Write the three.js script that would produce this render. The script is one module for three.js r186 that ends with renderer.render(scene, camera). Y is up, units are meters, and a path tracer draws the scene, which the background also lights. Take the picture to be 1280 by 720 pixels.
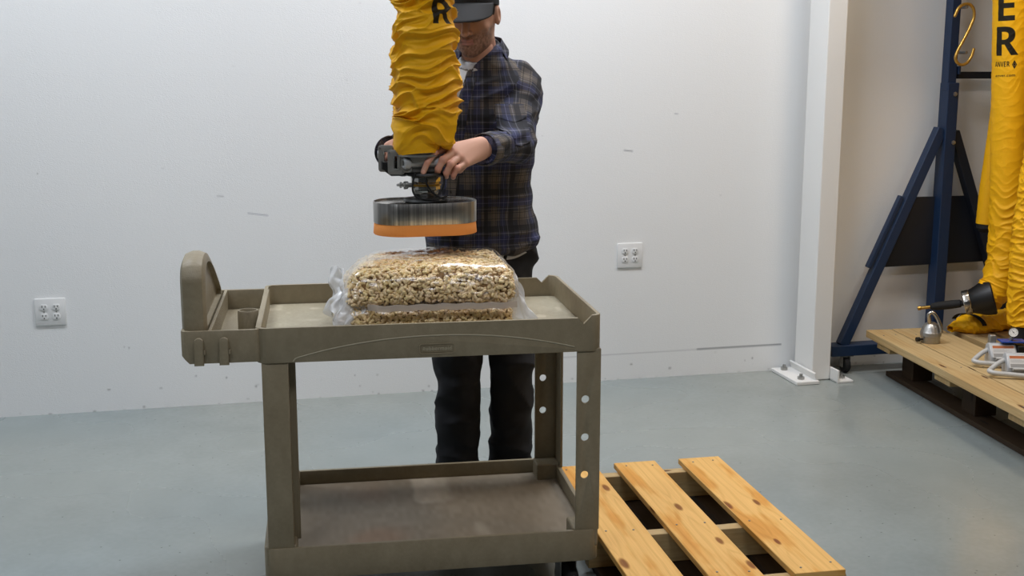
import * as THREE from 'three';
import { RoundedBoxGeometry } from 'three/addons/geometries/RoundedBoxGeometry.js';
import { mergeGeometries, mergeVertices, toCreasedNormals } from 'three/addons/utils/BufferGeometryUtils.js';
import { RectAreaLightUniformsLib } from 'three/addons/lights/RectAreaLightUniformsLib.js';
import { FontLoader } from 'three/addons/loaders/FontLoader.js';
import { TextGeometry } from 'three/addons/geometries/TextGeometry.js';
import { Brush, Evaluator, SUBTRACTION } from 'three-bvh-csg';

// ---------------------------------------------------------------- camera, light, exposure
const V = (x, y, z) => new THREE.Vector3(x, y, z);
const scene = new THREE.Scene();
scene.background = new THREE.Color(0x202224);
const camera = new THREE.PerspectiveCamera(27.17, 1280 / 720, 0.05, 60);
const YAW = THREE.MathUtils.degToRad(13.0), PITCH = THREE.MathUtils.degToRad(10.643);
camera.position.set(0, 1.53, 5.43);
camera.rotation.set(-PITCH, -YAW, 0, 'YXZ');
scene.add(camera);
const renderer = new THREE.WebGLRenderer({ antialias: true });
renderer.toneMapping = THREE.LinearToneMapping;
renderer.toneMappingExposure = 1.6;
renderer.shadowMap.enabled = true;
RectAreaLightUniformsLib.init();
const CEIL = 3.7;
// ceiling panels: [x, z, width (x), depth (z), intensity, colour]
const PANELS = [
  [-1.1, 1.25, 1.2, 0.6, 14, 0xf0f6ff], [1.35, 1.25, 1.2, 0.6, 18, 0xf0f5ff], [3.3, 1.6, 0.6, 0.6, 17.5, 0xfff0de],
  [-1.3, 4.4, 1.2, 0.6, 8, 0xf1f6ff], [0.75, 4.4, 1.2, 0.6, 7, 0xf3f6ff], [4.1, 4.4, 1.2, 0.6, 6, 0xffdcb8],
];

// ---------------------------------------------------------------- small helpers
const font = await new FontLoader().loadAsync('fonts/droid/droid_sans_bold.typeface.json');
let seed = 7;
const rnd = () => { seed = (seed * 1664525 + 1013904223) >>> 0; return seed / 4294967296; };
const rr = (a, b) => a + (b - a) * rnd();
const lerp = (a, b, t) => a + (b - a) * t;
const clamp = (x, a, b) => Math.min(b, Math.max(a, x));
const sstep = (a, b, x) => { const t = clamp((x - a) / (b - a), 0, 1); return t * t * (3 - 2 * t); };
function hash3(x, y, z) { let h = Math.imul(x, 374761393) + Math.imul(y, 668265263) + Math.imul(z, 2147483647 ^ 0x5bd1e995); h = Math.imul(h ^ (h >>> 13), 1274126177); return ((h ^ (h >>> 16)) >>> 0) / 4294967296; }
function noise(x, y, z = 0) {
  const xi = Math.floor(x), yi = Math.floor(y), zi = Math.floor(z);
  let fx = x - xi, fy = y - yi, fz = z - zi;
  fx = fx * fx * (3 - 2 * fx); fy = fy * fy * (3 - 2 * fy); fz = fz * fz * (3 - 2 * fz);
  const h = (a, b, c) => hash3(xi + a, yi + b, zi + c);
  return lerp(lerp(lerp(h(0, 0, 0), h(1, 0, 0), fx), lerp(h(0, 1, 0), h(1, 1, 0), fx), fy),
    lerp(lerp(h(0, 0, 1), h(1, 0, 1), fx), lerp(h(0, 1, 1), h(1, 1, 1), fx), fy), fz) * 2 - 1;
}
const fbm = (x, y, z = 0, o = 4) => { let s = 0, a = 0.5; for (let i = 0; i < o; i++) { s += a * noise(x, y, z); x *= 2.03; y *= 2.03; z *= 2.03; a *= 0.5; } return s; };

const used = new Map();
function numbered(n) { const k = used.get(n) || 0; used.set(n, k + 1); return k ? n + '_' + String(k).padStart(3, '0') : n; }
function shadow(o) { o.castShadow = true; o.receiveShadow = true; return o; }
function thing(name, label, category, [x, y, z] = [0, 0, 0], turn = 0, group) {
  const o = new THREE.Group(); o.name = numbered(name); scene.add(o);
  o.position.set(x, y, z); o.rotation.y = turn; o.userData = { label, category };
  if (group) o.userData.group = group;
  return o;
}
function part(name, geo, mat, parent, label) {
  const m = shadow(new THREE.Mesh(Array.isArray(geo) ? merge(geo) : geo, mat)); m.name = name;
  if (label) m.userData.label = label;
  parent.add(m); return m;
}
function tag(o, label, category, group, kind) { o.userData.label = label; o.userData.category = category; if (group) o.userData.group = group; if (kind) o.userData.kind = kind; return o; }
function struct(name, geo, mat, parent = scene) { const m = part(name, geo, mat, parent); if (parent === scene) m.userData.kind = 'structure'; return m; }
function merge(list) {
  return mergeGeometries(list.map(g => {
    g = g.index ? g.toNonIndexed() : g;
    const o = new THREE.BufferGeometry();
    o.setAttribute('position', g.attributes.position); if (!g.attributes.normal) g.computeVertexNormals();
    o.setAttribute('normal', g.attributes.normal);
    o.setAttribute('uv', g.attributes.uv || new THREE.BufferAttribute(new Float32Array(g.attributes.position.count * 2), 2));
    return o;
  }));
}
function box(w, h, d, x = 0, y = 0, z = 0, r = 0.003, rx = 0, ry = 0, rz = 0) {
  const g = r > 0 ? new RoundedBoxGeometry(w, h, d, 1, Math.min(r, w * 0.49, h * 0.49, d * 0.49)) : new THREE.BoxGeometry(w, h, d);
  g.applyMatrix4(new THREE.Matrix4().compose(V(x, y, z), new THREE.Quaternion().setFromEuler(new THREE.Euler(rx, ry, rz, 'YXZ')), V(1, 1, 1)));
  return g;
}
// box-projected uv in metres; swap puts the long axis (axis 0/1/2) on u
function boxUV(g, long = 0, su = 1, sv = 1, ou = 0, ov = 0) {
  g = g.index ? g.toNonIndexed() : g; const p = g.attributes.position, n = g.attributes.normal, uv = new Float32Array(p.count * 2);
  for (let i = 0; i < p.count; i++) {
    const c = [p.getX(i), p.getY(i), p.getZ(i)], a = [Math.abs(n.getX(i)), Math.abs(n.getY(i)), Math.abs(n.getZ(i))];
    let ax = a.indexOf(Math.max(...a)); let others = [0, 1, 2].filter(k => k !== ax);
    if (others.includes(long)) others = [long, others.find(k => k !== long)];
    uv[i * 2] = c[others[0]] * su + ou; uv[i * 2 + 1] = c[others[1]] * sv + ov;
  }
  g.setAttribute('uv', new THREE.BufferAttribute(uv, 2)); return g;
}
function rod(a, b, r, r2 = r, seg = 16) {
  const d = b.clone().sub(a), g = new THREE.CylinderGeometry(r2, r, d.length(), seg, 1);
  g.applyMatrix4(new THREE.Matrix4().compose(a.clone().add(b).multiplyScalar(0.5), new THREE.Quaternion().setFromUnitVectors(V(0, 1, 0), d.clone().normalize()), V(1, 1, 1)));
  return g;
}
function bar(a, b, w, d, up = V(0, 0, 1), r = 0.004) { // square tube between two points; d lies along up
  const y = b.clone().sub(a), L = y.length(); y.normalize(); const x = y.clone().cross(up).normalize(), z = x.clone().cross(y);
  const g = new RoundedBoxGeometry(w, L, d, 1, r); const m = new THREE.Matrix4().makeBasis(x, y, z); m.setPosition(a.clone().add(b).multiplyScalar(0.5)); g.applyMatrix4(m); return g;
}
const tube = (pts, r, n = 40, seg = 10, closed = false) => new THREE.TubeGeometry(new THREE.CatmullRomCurve3(pts, closed), n, r, seg, closed);
function lathe(pts, seg = 40) { return toCreasedNormals(new THREE.LatheGeometry(pts.map(p => new THREE.Vector2(p[0], p[1])), seg), 0.6); }
function aim(g, from, dir) { g.applyMatrix4(new THREE.Matrix4().compose(from, new THREE.Quaternion().setFromUnitVectors(V(0, 1, 0), dir.clone().normalize()), V(1, 1, 1))); return g; }
function rrect(w, h, r, S = new THREE.Shape(), x = 0, y = 0) {
  const a = x - w / 2, b = x + w / 2, c = y - h / 2, d = y + h / 2;
  S.moveTo(a + r, c); S.lineTo(b - r, c); S.absarc(b - r, c + r, r, -Math.PI / 2, 0); S.lineTo(b, d - r); S.absarc(b - r, d - r, r, 0, Math.PI / 2);
  S.lineTo(a + r, d); S.absarc(a + r, d - r, r, Math.PI / 2, Math.PI); S.lineTo(a, c + r); S.absarc(a + r, c + r, r, Math.PI, Math.PI * 1.5); return S;
}
// extrude a shape drawn in (x, -z) upward along y
function up(shape, h, y, bevel = 0.003, cs = 10) {
  const g = new THREE.ExtrudeGeometry(shape, { depth: h - 2 * bevel, bevelEnabled: bevel > 0, bevelSize: bevel, bevelOffset: -bevel, bevelThickness: bevel, bevelSegments: 2, curveSegments: cs });
  g.rotateX(-Math.PI / 2); g.translate(0, y + bevel, 0); return toCreasedNormals(g, 0.7);
}
function ex(shape, d, bevel = 0.002, cs = 12) { const g = new THREE.ExtrudeGeometry(shape, { depth: d - 2 * bevel, bevelEnabled: bevel > 0, bevelSize: bevel, bevelOffset: -bevel, bevelThickness: bevel, bevelSegments: 2, curveSegments: cs }); g.translate(0, 0, bevel); return toCreasedNormals(g, 0.7); }
const evalr = new Evaluator(); evalr.useGroups = false; evalr.attributes = ['position', 'normal', 'uv'];
function cut(g, ...tools) {
  let A = new Brush(merge([g])); A.updateMatrixWorld();
  for (const t of tools) { const B = new Brush(merge([t])); B.updateMatrixWorld(); A = evalr.evaluate(A, B, SUBTRACTION); A.updateMatrixWorld(); }
  return toCreasedNormals(A.geometry, 0.6);
}
// ---- distance fields and a surface-nets mesher
const smin = (a, b, k) => { const h = Math.max(k - Math.abs(a - b), 0) / k; return Math.min(a, b) - h * h * k * 0.25; };
const smax = (a, b, k) => -smin(-a, -b, k);
function cap(x, y, z, a, b, ra, rb) {
  const bx = b[0] - a[0], by = b[1] - a[1], bz = b[2] - a[2], px = x - a[0], py = y - a[1], pz = z - a[2];
  const t = clamp((px * bx + py * by + pz * bz) / (bx * bx + by * by + bz * bz), 0, 1);
  return Math.hypot(px - bx * t, py - by * t, pz - bz * t) - (ra + (rb - ra) * t);
}
function ell(x, y, z, c, r) { const dx = (x - c[0]) / r[0], dy = (y - c[1]) / r[1], dz = (z - c[2]) / r[2]; const k = Math.hypot(dx, dy, dz), k2 = Math.hypot(dx / r[0], dy / r[1], dz / r[2]); return k2 < 1e-9 ? -Math.min(...r) : k * (k - 1) / k2; }
function nets(f, lo, hi, h) {
  const nx = Math.ceil((hi[0] - lo[0]) / h) + 1, ny = Math.ceil((hi[1] - lo[1]) / h) + 1, nz = Math.ceil((hi[2] - lo[2]) / h) + 1;
  const val = new Float32Array(nx * ny * nz), id = (i, j, k) => i + nx * (j + ny * k);
  for (let k = 0; k < nz; k++) for (let j = 0; j < ny; j++) for (let i = 0; i < nx; i++) val[id(i, j, k)] = f(lo[0] + i * h, lo[1] + j * h, lo[2] + k * h);
  const vi = new Int32Array(nx * ny * nz).fill(-1), pos = [], idx = [];
  const off = [[0, 0, 0], [1, 0, 0], [0, 1, 0], [1, 1, 0], [0, 0, 1], [1, 0, 1], [0, 1, 1], [1, 1, 1]], E = [[0, 1], [2, 3], [4, 5], [6, 7], [0, 2], [1, 3], [4, 6], [5, 7], [0, 4], [1, 5], [2, 6], [3, 7]];
  for (let k = 0; k < nz - 1; k++) for (let j = 0; j < ny - 1; j++) for (let i = 0; i < nx - 1; i++) {
    const v = off.map(o => val[id(i + o[0], j + o[1], k + o[2])]); let s = 0; for (const q of v) if (q < 0) s++;
    if (s === 0 || s === 8) continue;
    let x = 0, y = 0, z = 0, n = 0;
    for (const [a, b] of E) if ((v[a] < 0) !== (v[b] < 0)) { const t = v[a] / (v[a] - v[b]); x += lerp(off[a][0], off[b][0], t); y += lerp(off[a][1], off[b][1], t); z += lerp(off[a][2], off[b][2], t); n++; }
    vi[id(i, j, k)] = pos.length / 3; pos.push(lo[0] + (i + x / n) * h, lo[1] + (j + y / n) * h, lo[2] + (k + z / n) * h);
  }
  const quad = (a, b, c, d, flip) => { if (a < 0 || b < 0 || c < 0 || d < 0) return; flip ? idx.push(a, c, b, a, d, c) : idx.push(a, b, c, a, c, d); };
  for (let k = 1; k < nz - 1; k++) for (let j = 1; j < ny - 1; j++) for (let i = 1; i < nx - 1; i++) {
    const v0 = val[id(i, j, k)] < 0;
    if (v0 !== (val[id(i + 1, j, k)] < 0)) quad(vi[id(i, j - 1, k - 1)], vi[id(i, j, k - 1)], vi[id(i, j, k)], vi[id(i, j - 1, k)], !v0);
    if (v0 !== (val[id(i, j + 1, k)] < 0)) quad(vi[id(i - 1, j, k - 1)], vi[id(i - 1, j, k)], vi[id(i, j, k)], vi[id(i, j, k - 1)], !v0);
    if (v0 !== (val[id(i, j, k + 1)] < 0)) quad(vi[id(i - 1, j - 1, k)], vi[id(i, j - 1, k)], vi[id(i, j, k)], vi[id(i - 1, j, k)], !v0);
  }
  const nor = new Float32Array(pos.length), e = h * 0.4;
  for (let i = 0; i < pos.length; i += 3) {
    for (let it = 0; it < 2; it++) {
      const x = pos[i], y = pos[i + 1], z = pos[i + 2];
      let gx = f(x + e, y, z) - f(x - e, y, z), gy = f(x, y + e, z) - f(x, y - e, z), gz = f(x, y, z + e) - f(x, y, z - e); const L = Math.hypot(gx, gy, gz) || 1;
      gx /= L; gy /= L; gz /= L; nor[i] = gx; nor[i + 1] = gy; nor[i + 2] = gz;
      if (it === 0) { const d = clamp(f(x, y, z), -h * 0.5, h * 0.5) * 0.8; pos[i] -= gx * d; pos[i + 1] -= gy * d; pos[i + 2] -= gz * d; }
    }
  }
  const g = new THREE.BufferGeometry(); g.setAttribute('position', new THREE.Float32BufferAttribute(pos, 3)); g.setAttribute('normal', new THREE.BufferAttribute(nor, 3)); g.setIndex(idx); return g;
}
// parametric sheet with thickness: f(s, t) -> [x, y, z]
function sheet(f, n, m, th = 0.001) {
  const P = [], g = new THREE.BufferGeometry(), uv = [], idx = [];
  for (let j = 0; j <= m; j++) for (let i = 0; i <= n; i++) { P.push(...f(i / n, j / m)); uv.push(i / n, j / m); }
  for (let j = 0; j < m; j++) for (let i = 0; i < n; i++) { const a = j * (n + 1) + i, b = a + 1, c = a + n + 1, d = c + 1; idx.push(a, b, d, a, d, c); }
  g.setAttribute('position', new THREE.Float32BufferAttribute(P, 3)); g.setAttribute('uv', new THREE.Float32BufferAttribute(uv, 2)); g.setIndex(idx); g.computeVertexNormals();
  if (!th) return g;
  const nN = g.attributes.normal, N = P.length / 3, P2 = P.slice(), idx2 = idx.slice();
  for (let i = 0; i < N; i++) P2.push(P[i * 3] - nN.getX(i) * th, P[i * 3 + 1] - nN.getY(i) * th, P[i * 3 + 2] - nN.getZ(i) * th);
  for (let i = 0; i < idx.length; i += 3) idx2.push(idx[i] + N, idx[i + 2] + N, idx[i + 1] + N);
  const edge = []; for (let i = 0; i < n; i++) edge.push([i, i + 1]); for (let j = 0; j < m; j++) edge.push([j * (n + 1) + n, (j + 1) * (n + 1) + n]); for (let i = n; i > 0; i--) edge.push([m * (n + 1) + i, m * (n + 1) + i - 1]); for (let j = m; j > 0; j--) edge.push([j * (n + 1), (j - 1) * (n + 1)]);
  for (const [a, b] of edge) idx2.push(a, a + N, b, b, a + N, b + N);
  const q = new THREE.BufferGeometry(); q.setAttribute('position', new THREE.Float32BufferAttribute(P2, 3)); q.setAttribute('uv', new THREE.Float32BufferAttribute(uv.concat(uv), 2)); q.setIndex(idx2); q.computeVertexNormals(); return q;
}

// ---------------------------------------------------------------- materials
const C = h => new THREE.Color(h);
function mat(color, rough = 0.6, metal = 0, o = {}) { return new THREE.MeshPhysicalMaterial({ color, roughness: rough, metalness: metal, ...o }); }
function pix(w, h, f, srgb = true, rep = true) { // f(x, y) -> [r, g, b] 0..255
  const d = new Uint8Array(w * h * 4);
  for (let y = 0; y < h; y++) for (let x = 0; x < w; x++) { const c = f(x, y), i = (y * w + x) * 4; d[i] = clamp(c[0], 0, 255); d[i + 1] = clamp(c[1], 0, 255); d[i + 2] = clamp(c[2], 0, 255); d[i + 3] = 255; }
  const t = new THREE.DataTexture(d, w, h); t.magFilter = THREE.LinearFilter; t.minFilter = THREE.LinearMipmapLinearFilter; t.generateMipmaps = true;
  if (srgb) t.colorSpace = THREE.SRGBColorSpace; if (rep) t.wrapS = t.wrapT = THREE.RepeatWrapping; t.needsUpdate = true; return t;
}
const tn = (x, y, w, h, fx, fy, s) => { // tileable noise
  const a = x / w, b = y / h; const n = (p, q) => noise(p * fx, q * fy, s);
  return lerp(lerp(n(a, b), n(a - 1, b), a), lerp(n(a, b - 1), n(a - 1, b - 1), a), b);
};
const grainBump = pix(256, 256, (x, y) => { const v = 128 + 90 * tn(x, y, 256, 256, 60, 60, 1) + 40 * tn(x, y, 256, 256, 120, 120, 5); return [v, v, v]; }, false);
const weaveBump = pix(128, 128, (x, y) => { const v = 128 + 50 * Math.sin(x * Math.PI / 4) * Math.cos(y * Math.PI / 4) + 40 * tn(x, y, 128, 128, 40, 40, 3); return [v, v, v]; }, false);
function withBump(m, t, rep, s) { const k = t.clone(); k.repeat.set(rep, rep); k.needsUpdate = true; m.bumpMap = k; m.bumpScale = s; return m; }

const M = {};
{
  const cartMap = pix(512, 512, (x, y) => { const n = tn(x, y, 512, 512, 9, 9, 2) * 6 + tn(x, y, 512, 512, 60, 25, 4) * 5 + tn(x, y, 512, 512, 150, 150, 9) * 4; return [140 + n, 129 + n, 105 + n]; });
  M.cart = withBump(mat(0xffffff, 0.5, 0, { map: cartMap }), grainBump, 9, 0.0004);
  const shelfMap = pix(512, 512, (x, y) => { const s = sstep(0.25, 0.6, tn(x, y, 512, 512, 14, 9, 12)); const n = tn(x, y, 512, 512, 9, 9, 2) * 7 + tn(x, y, 512, 512, 70, 30, 4) * 6 + s * 22; return [156 + n, 147 + n, 124 + n]; });
  M.cartTop = withBump(mat(0xffffff, 0.55, 0, { map: shelfMap }), grainBump, 9, 0.0004);
  const dirtMap = pix(512, 512, (x, y) => { const s = sstep(0.28, 0.6, tn(x, y, 512, 512, 10, 6, 31)); const r = sstep(0.1, 0.7, tn(x, y, 512, 512, 5, 4, 41)); const n = tn(x, y, 512, 512, 60, 20, 4) * 9; return [142 + n + s * 40 + r * 6, 130 + n + s * 40 - r * 6, 112 + n + s * 40 - r * 10]; });
  M.cartLow = mat(0xffffff, 0.6, 0, { map: dirtMap });
  M.lip = mat(0xa79f88, 0.45);
  M.black = mat(0x0c0c0d, 0.45); M.rubber = mat(0x121212, 0.8);
  M.steel = mat(0xb9b6b0, 0.24, 1); M.chrome = mat(0xd4d2cb, 0.12, 1); M.zinc = mat(0xa9a9a6, 0.4, 0.9); M.brass = mat(0xb08a45, 0.35, 1);
  const brush = pix(512, 64, (x, y) => { const v = 172 + 26 * tn(x, 0, 512, 64, 60, 1, 2) + 22 * tn(x, 0, 512, 64, 220, 1, 8); return [v, v * 0.985, v * 0.96]; });
  M.brushed = mat(0xffffff, 0.34, 1, { map: brush });
  M.plateGrey = mat(0x807e79, 0.45, 0.2); M.greyTube = mat(0xb0b3b5, 0.4, 0.1); M.lightGrey = mat(0xb9bab8, 0.45, 0.1);
  M.foam = withBump(mat(0xf09a4c, 0.85), grainBump, 6, 0.0006);
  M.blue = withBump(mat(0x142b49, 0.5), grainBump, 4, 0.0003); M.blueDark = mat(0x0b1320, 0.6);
  M.colWhite = withBump(mat(0xe2e1dd, 0.5), grainBump, 5, 0.0003); M.outlet = mat(0xe4e4e2, 0.35); M.slot = mat(0x1a1a1a, 0.6);
  M.hookYellow = mat(0xc9a04c, 0.35, 0.75);
  M.emit = new THREE.MeshStandardMaterial({ color: 0xffffff, emissive: 0xf4f7ff, emissiveIntensity: 1.6 });
}
function yellow(text, len, circ) { // printed fabric; text(ctx, w, h) draws in a canvas spanning the whole tube
  const w = 512, h = Math.min(2048, Math.round(512 * len / circ)), cv = document.createElement('canvas'); cv.width = w; cv.height = h;
  const c = cv.getContext('2d'); c.fillStyle = '#edb00a'; c.fillRect(0, 0, w, h);
  for (let i = 0; i < 900; i++) { c.fillStyle = rnd() < 0.5 ? 'rgba(255,205,40,0.06)' : 'rgba(150,95,0,0.05)'; c.fillRect(rnd() * w, rnd() * h, rr(10, 80), rr(2, 8)); }
  if (text) text(c, w, h);
  const t = new THREE.CanvasTexture(cv); t.colorSpace = THREE.SRGBColorSpace; t.wrapS = THREE.RepeatWrapping;
  const m = mat(0xffffff, 0.55, 0, { map: t, specularIntensity: 0.6 });
  const b = weaveBump.clone(); b.repeat.set(60, 60 * len / circ); b.needsUpdate = true; m.bumpMap = b; m.bumpScale = 0.00025; return m;
}
function emblem(c, x, y, s) { // the small diamond mark with a disc
  c.fillStyle = '#151006'; c.beginPath(); c.moveTo(x, y - s); c.lineTo(x + s * 0.55, y); c.lineTo(x, y + s); c.lineTo(x - s * 0.55, y); c.fill();
  c.fillStyle = '#b98a10'; c.beginPath(); c.arc(x, y, s * 0.36, 0, 7); c.fill(); c.fillStyle = '#151006'; c.beginPath(); c.arc(x, y, s * 0.28, 0, 7); c.fill();
}
const WOOD = [];
for (let v = 0; v < 6; v++) {
  const kn = []; for (let i = 0; i < 3; i++) kn.push([rr(60, 450), rr(25, 105), rr(5, 10)]);
  const base = v < 3 ? [226, 178, 102] : [186, 160, 114];
  WOOD.push(pix(512, 128, (x, y) => {
    let yy = y + 7 * fbm(x * 0.008, y * 0.02, v * 9.1, 3), k = 0;
    for (const [a, b, r] of kn) { const dx = (x - a) * 0.45, dy = y - b, d = Math.hypot(dx, dy); yy += 16 * Math.exp(-d * d / (r * r * 6)) * Math.sign(dy || 1); k = Math.max(k, 1 - sstep(r * 0.45, r, d)); }
    const ring = Math.sin(yy * 0.42 + 3 * fbm(x * 0.004, yy * 0.03, v * 3.3, 2)), fine = noise(x * 0.02, y * 1.1, v * 5);
    const blot = sstep(0.02, 0.4, fbm(x * 0.009, y * 0.028, v * 7 + 40, 4)) * (v < 3 ? 1 : 0.35);
    const t = -9 * sstep(0.2, 1, ring) - 7 * fine;
    return [base[0] + t - blot * 16 - k * 90, base[1] + t - blot * 30 - k * 95, base[2] + t - blot * 40 - k * 80];
  }));
}
const woodMat = WOOD.map((t, i) => mat(0xffffff, 0.7, 0, { map: t }));
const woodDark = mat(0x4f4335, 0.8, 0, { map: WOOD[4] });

// ---------------------------------------------------------------- the room
const X0 = -4.2, X1 = 6.2, Z1 = 10, TH = 0.15;
{
  // wall paint with the scuffs of this wall; canvas spans the whole back wall
  const W = 2048, H = Math.round(2048 * CEIL / (X1 - X0)), cv = document.createElement('canvas'); cv.width = W; cv.height = H; const c = cv.getContext('2d');
  c.fillStyle = '#e8e9e8'; c.fillRect(0, 0, W, H);
  const S = W / (X1 - X0), px = x => (x - X0) * S, py = y => H - y * S;
  const line = (a, b, d, e, w, col) => { c.strokeStyle = col; c.lineWidth = w; c.beginPath(); c.moveTo(px(a), py(b)); c.lineTo(px(d), py(e)); c.stroke(); };
  line(0.04, 0.875, 0.13, 0.862, 0.7, 'rgba(90,95,110,0.5)'); line(-0.09, 0.955, -0.06, 0.953, 1, 'rgba(90,90,95,0.3)');
  line(1.80, 1.127, 1.845, 1.122, 1, 'rgba(80,85,95,0.5)'); line(2.05, 1.297, 2.07, 1.296, 0.9, 'rgba(90,95,110,0.35)');
  line(2.2, 0.132, 2.655, 0.133, 1.0, 'rgba(70,72,76,0.75)'); line(1.5, 0.128, 2.2, 0.131, 0.7, 'rgba(90,92,96,0.3)');
  for (const [x, y, r] of [[-0.218, 0.139, 0.008], [-0.084, 0.123, 0.009], [-0.83, 1.07, 0.006], [-0.5, 0.285, 0.007], [-0.52, 0.29, 0.005], [0.046, 0.074, 0.01], [0.11, 0.09, 0.007], [0.5, 0.1, 0.006], [1.2, 0.06, 0.008], [2.5, 0.07, 0.01], [2.46, 0.06, 0.006], [0.35, 0.4, 0.005], [1.4, 1.2, 0.004], [2.3, 0.9, 0.005]]) { c.fillStyle = 'rgba(80,80,84,0.42)'; c.beginPath(); c.ellipse(px(x), py(y), r * S * 0.4, r * S * 0.55, 0.3, 0, 7); c.fill(); }
  for (let i = 0; i < 150; i++) { c.fillStyle = `rgba(80,78,74,${rr(0.08, 0.4)})`; c.beginPath(); c.ellipse(rnd() * W, py(rr(0, 1) ** 3 * 0.14), rr(0.4, 1.8), rr(0.3, 1.2), 0, 0, 7); c.fill(); }
  for (let i = 0; i < 60; i++) { c.fillStyle = `rgba(95,95,98,${rr(0.04, 0.16)})`; c.fillRect(rnd() * W, rnd() * H, rr(0.6, 3), rr(0.5, 2)); }
  const t = new THREE.CanvasTexture(cv); t.colorSpace = THREE.SRGBColorSpace;
  const wallMat = withBump(mat(0xffffff, 0.55, 0, { map: t }), grainBump, 40, 0.0006);
  const g = new THREE.BoxGeometry(X1 - X0, CEIL, TH); g.translate((X0 + X1) / 2, CEIL / 2, -TH / 2);
  struct('wall_back', g, wallMat);
  const wm = mat(0x8f9194, 0.8);
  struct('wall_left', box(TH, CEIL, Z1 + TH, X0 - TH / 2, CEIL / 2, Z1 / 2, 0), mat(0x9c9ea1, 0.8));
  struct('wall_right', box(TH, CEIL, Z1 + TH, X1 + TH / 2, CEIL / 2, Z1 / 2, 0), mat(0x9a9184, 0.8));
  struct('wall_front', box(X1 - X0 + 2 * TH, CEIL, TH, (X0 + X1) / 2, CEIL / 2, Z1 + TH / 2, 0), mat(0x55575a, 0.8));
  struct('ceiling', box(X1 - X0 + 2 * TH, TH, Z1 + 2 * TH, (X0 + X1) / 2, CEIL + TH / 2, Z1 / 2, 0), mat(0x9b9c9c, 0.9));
  const fm = pix(1024, 1024, (x, y) => {
    const n = tn(x, y, 1024, 1024, 5, 5, 1) * 4 + tn(x, y, 1024, 1024, 24, 24, 3) * 4 + tn(x, y, 1024, 1024, 200, 200, 6) * 3;
    const sp = hash3(x >> 1, y >> 1, 3) > 0.9994 ? -45 : 0; const b = tn(x, y, 1024, 1024, 4, 4, 8) * 4;
    return [140 + n + sp + b, 146 + n + sp, 142 + n + sp - b];
  });
  fm.repeat.set(1, 1);
  const fr = pix(256, 256, (x, y) => { const v = 90 + 50 * tn(x, y, 256, 256, 8, 8, 22); return [v, v, v]; }, false);
  const fg = boxUV(box(X1 - X0 + 2 * TH, TH, Z1 + 2 * TH, (X0 + X1) / 2, -TH / 2, Z1 / 2, 0), 0, 0.4, 0.4);
  struct('floor', fg, mat(0xffffff, 0.75, 0, { map: fm, roughnessMap: fr }));
}

// ceiling lights
PANELS.forEach(([x, z, w, d, I, col], i) => {
  const where = ['flat white ceiling light panel above the left part of the back wall', 'flat white ceiling light panel above the cart and the man', 'small warm white ceiling light panel above the low pallet', 'flat white ceiling light panel behind the camera on the left', 'flat white ceiling light panel behind the camera in the middle', 'warm white ceiling light panel behind the camera on the right'][i];
  const t = thing('ceiling_light', where, 'light', [x, CEIL, z]);
  const fr = rrect(w + 0.06, d + 0.06, 0.005); fr.holes.push(rrect(w, d, 0.004, new THREE.Path()));
  part('frame', up(fr, 0.035, -0.035, 0.002), M.outlet, t);
  const em = M.emit.clone(); em.emissive = C(col); em.emissiveIntensity = Math.min(2, I * 0.2);
  part('diffuser', box(w, 0.008, d, 0, -0.014, 0, 0), em, t);
  const L = new THREE.RectAreaLight(col, I, w, d); L.position.set(0, -0.04, 0); L.rotation.x = -Math.PI / 2; t.add(L);
});

// wall outlets
function outlet(label, x, y) {
  const t = thing('wall_outlet', label, 'outlet', [x, y, 0]);
  const plate = rrect(0.127, 0.12, 0.004);
  part('cover_plate', ex(plate, 0.008, 0.003), M.outlet, t);
  for (const sx of [-1, 1]) for (const sy of [-1, 1]) {
    const s = new THREE.Shape(); s.absarc(0, 0, 0.0165, -0.9, 0.9 + 0); s.absarc(0, 0, 0.0165, Math.PI - 0.9, Math.PI + 0.9); s.closePath();
    const g = ex(s, 0.004, 0.001); g.translate(sx * 0.0255, sy * 0.0205 + 0.001, 0.0075);
    const r = part('receptacle', g, M.outlet, t);
    const cx = sx * 0.0255, cy = sy * 0.0205 + 0.001;
    part('slot', box(0.003, 0.009, 0.001, cx - 0.0065, cy + 0.004, 0.0119, 0), M.slot, r);
    part('slot', box(0.003, 0.0075, 0.001, cx + 0.0065, cy + 0.004, 0.0119, 0), M.slot, r);
    const gg = new THREE.CylinderGeometry(0.0028, 0.0028, 0.001, 12); gg.rotateX(Math.PI / 2); gg.translate(cx, cy - 0.0075, 0.0119); part('ground_hole', gg, M.slot, r);
  }
  for (const sx of [-1, 1]) { const g = new THREE.CylinderGeometry(0.003, 0.003, 0.002, 12); g.rotateX(Math.PI / 2); g.translate(sx * 0.0255, 0.001, 0.0086); part('screw', g, M.zinc, t); }
}
outlet('white four-socket outlet plate low on the wall to the left of the cart', -0.819, 0.465);
outlet('white four-socket outlet plate on the wall between the man and the steel column', 1.838, 0.62);

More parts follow.
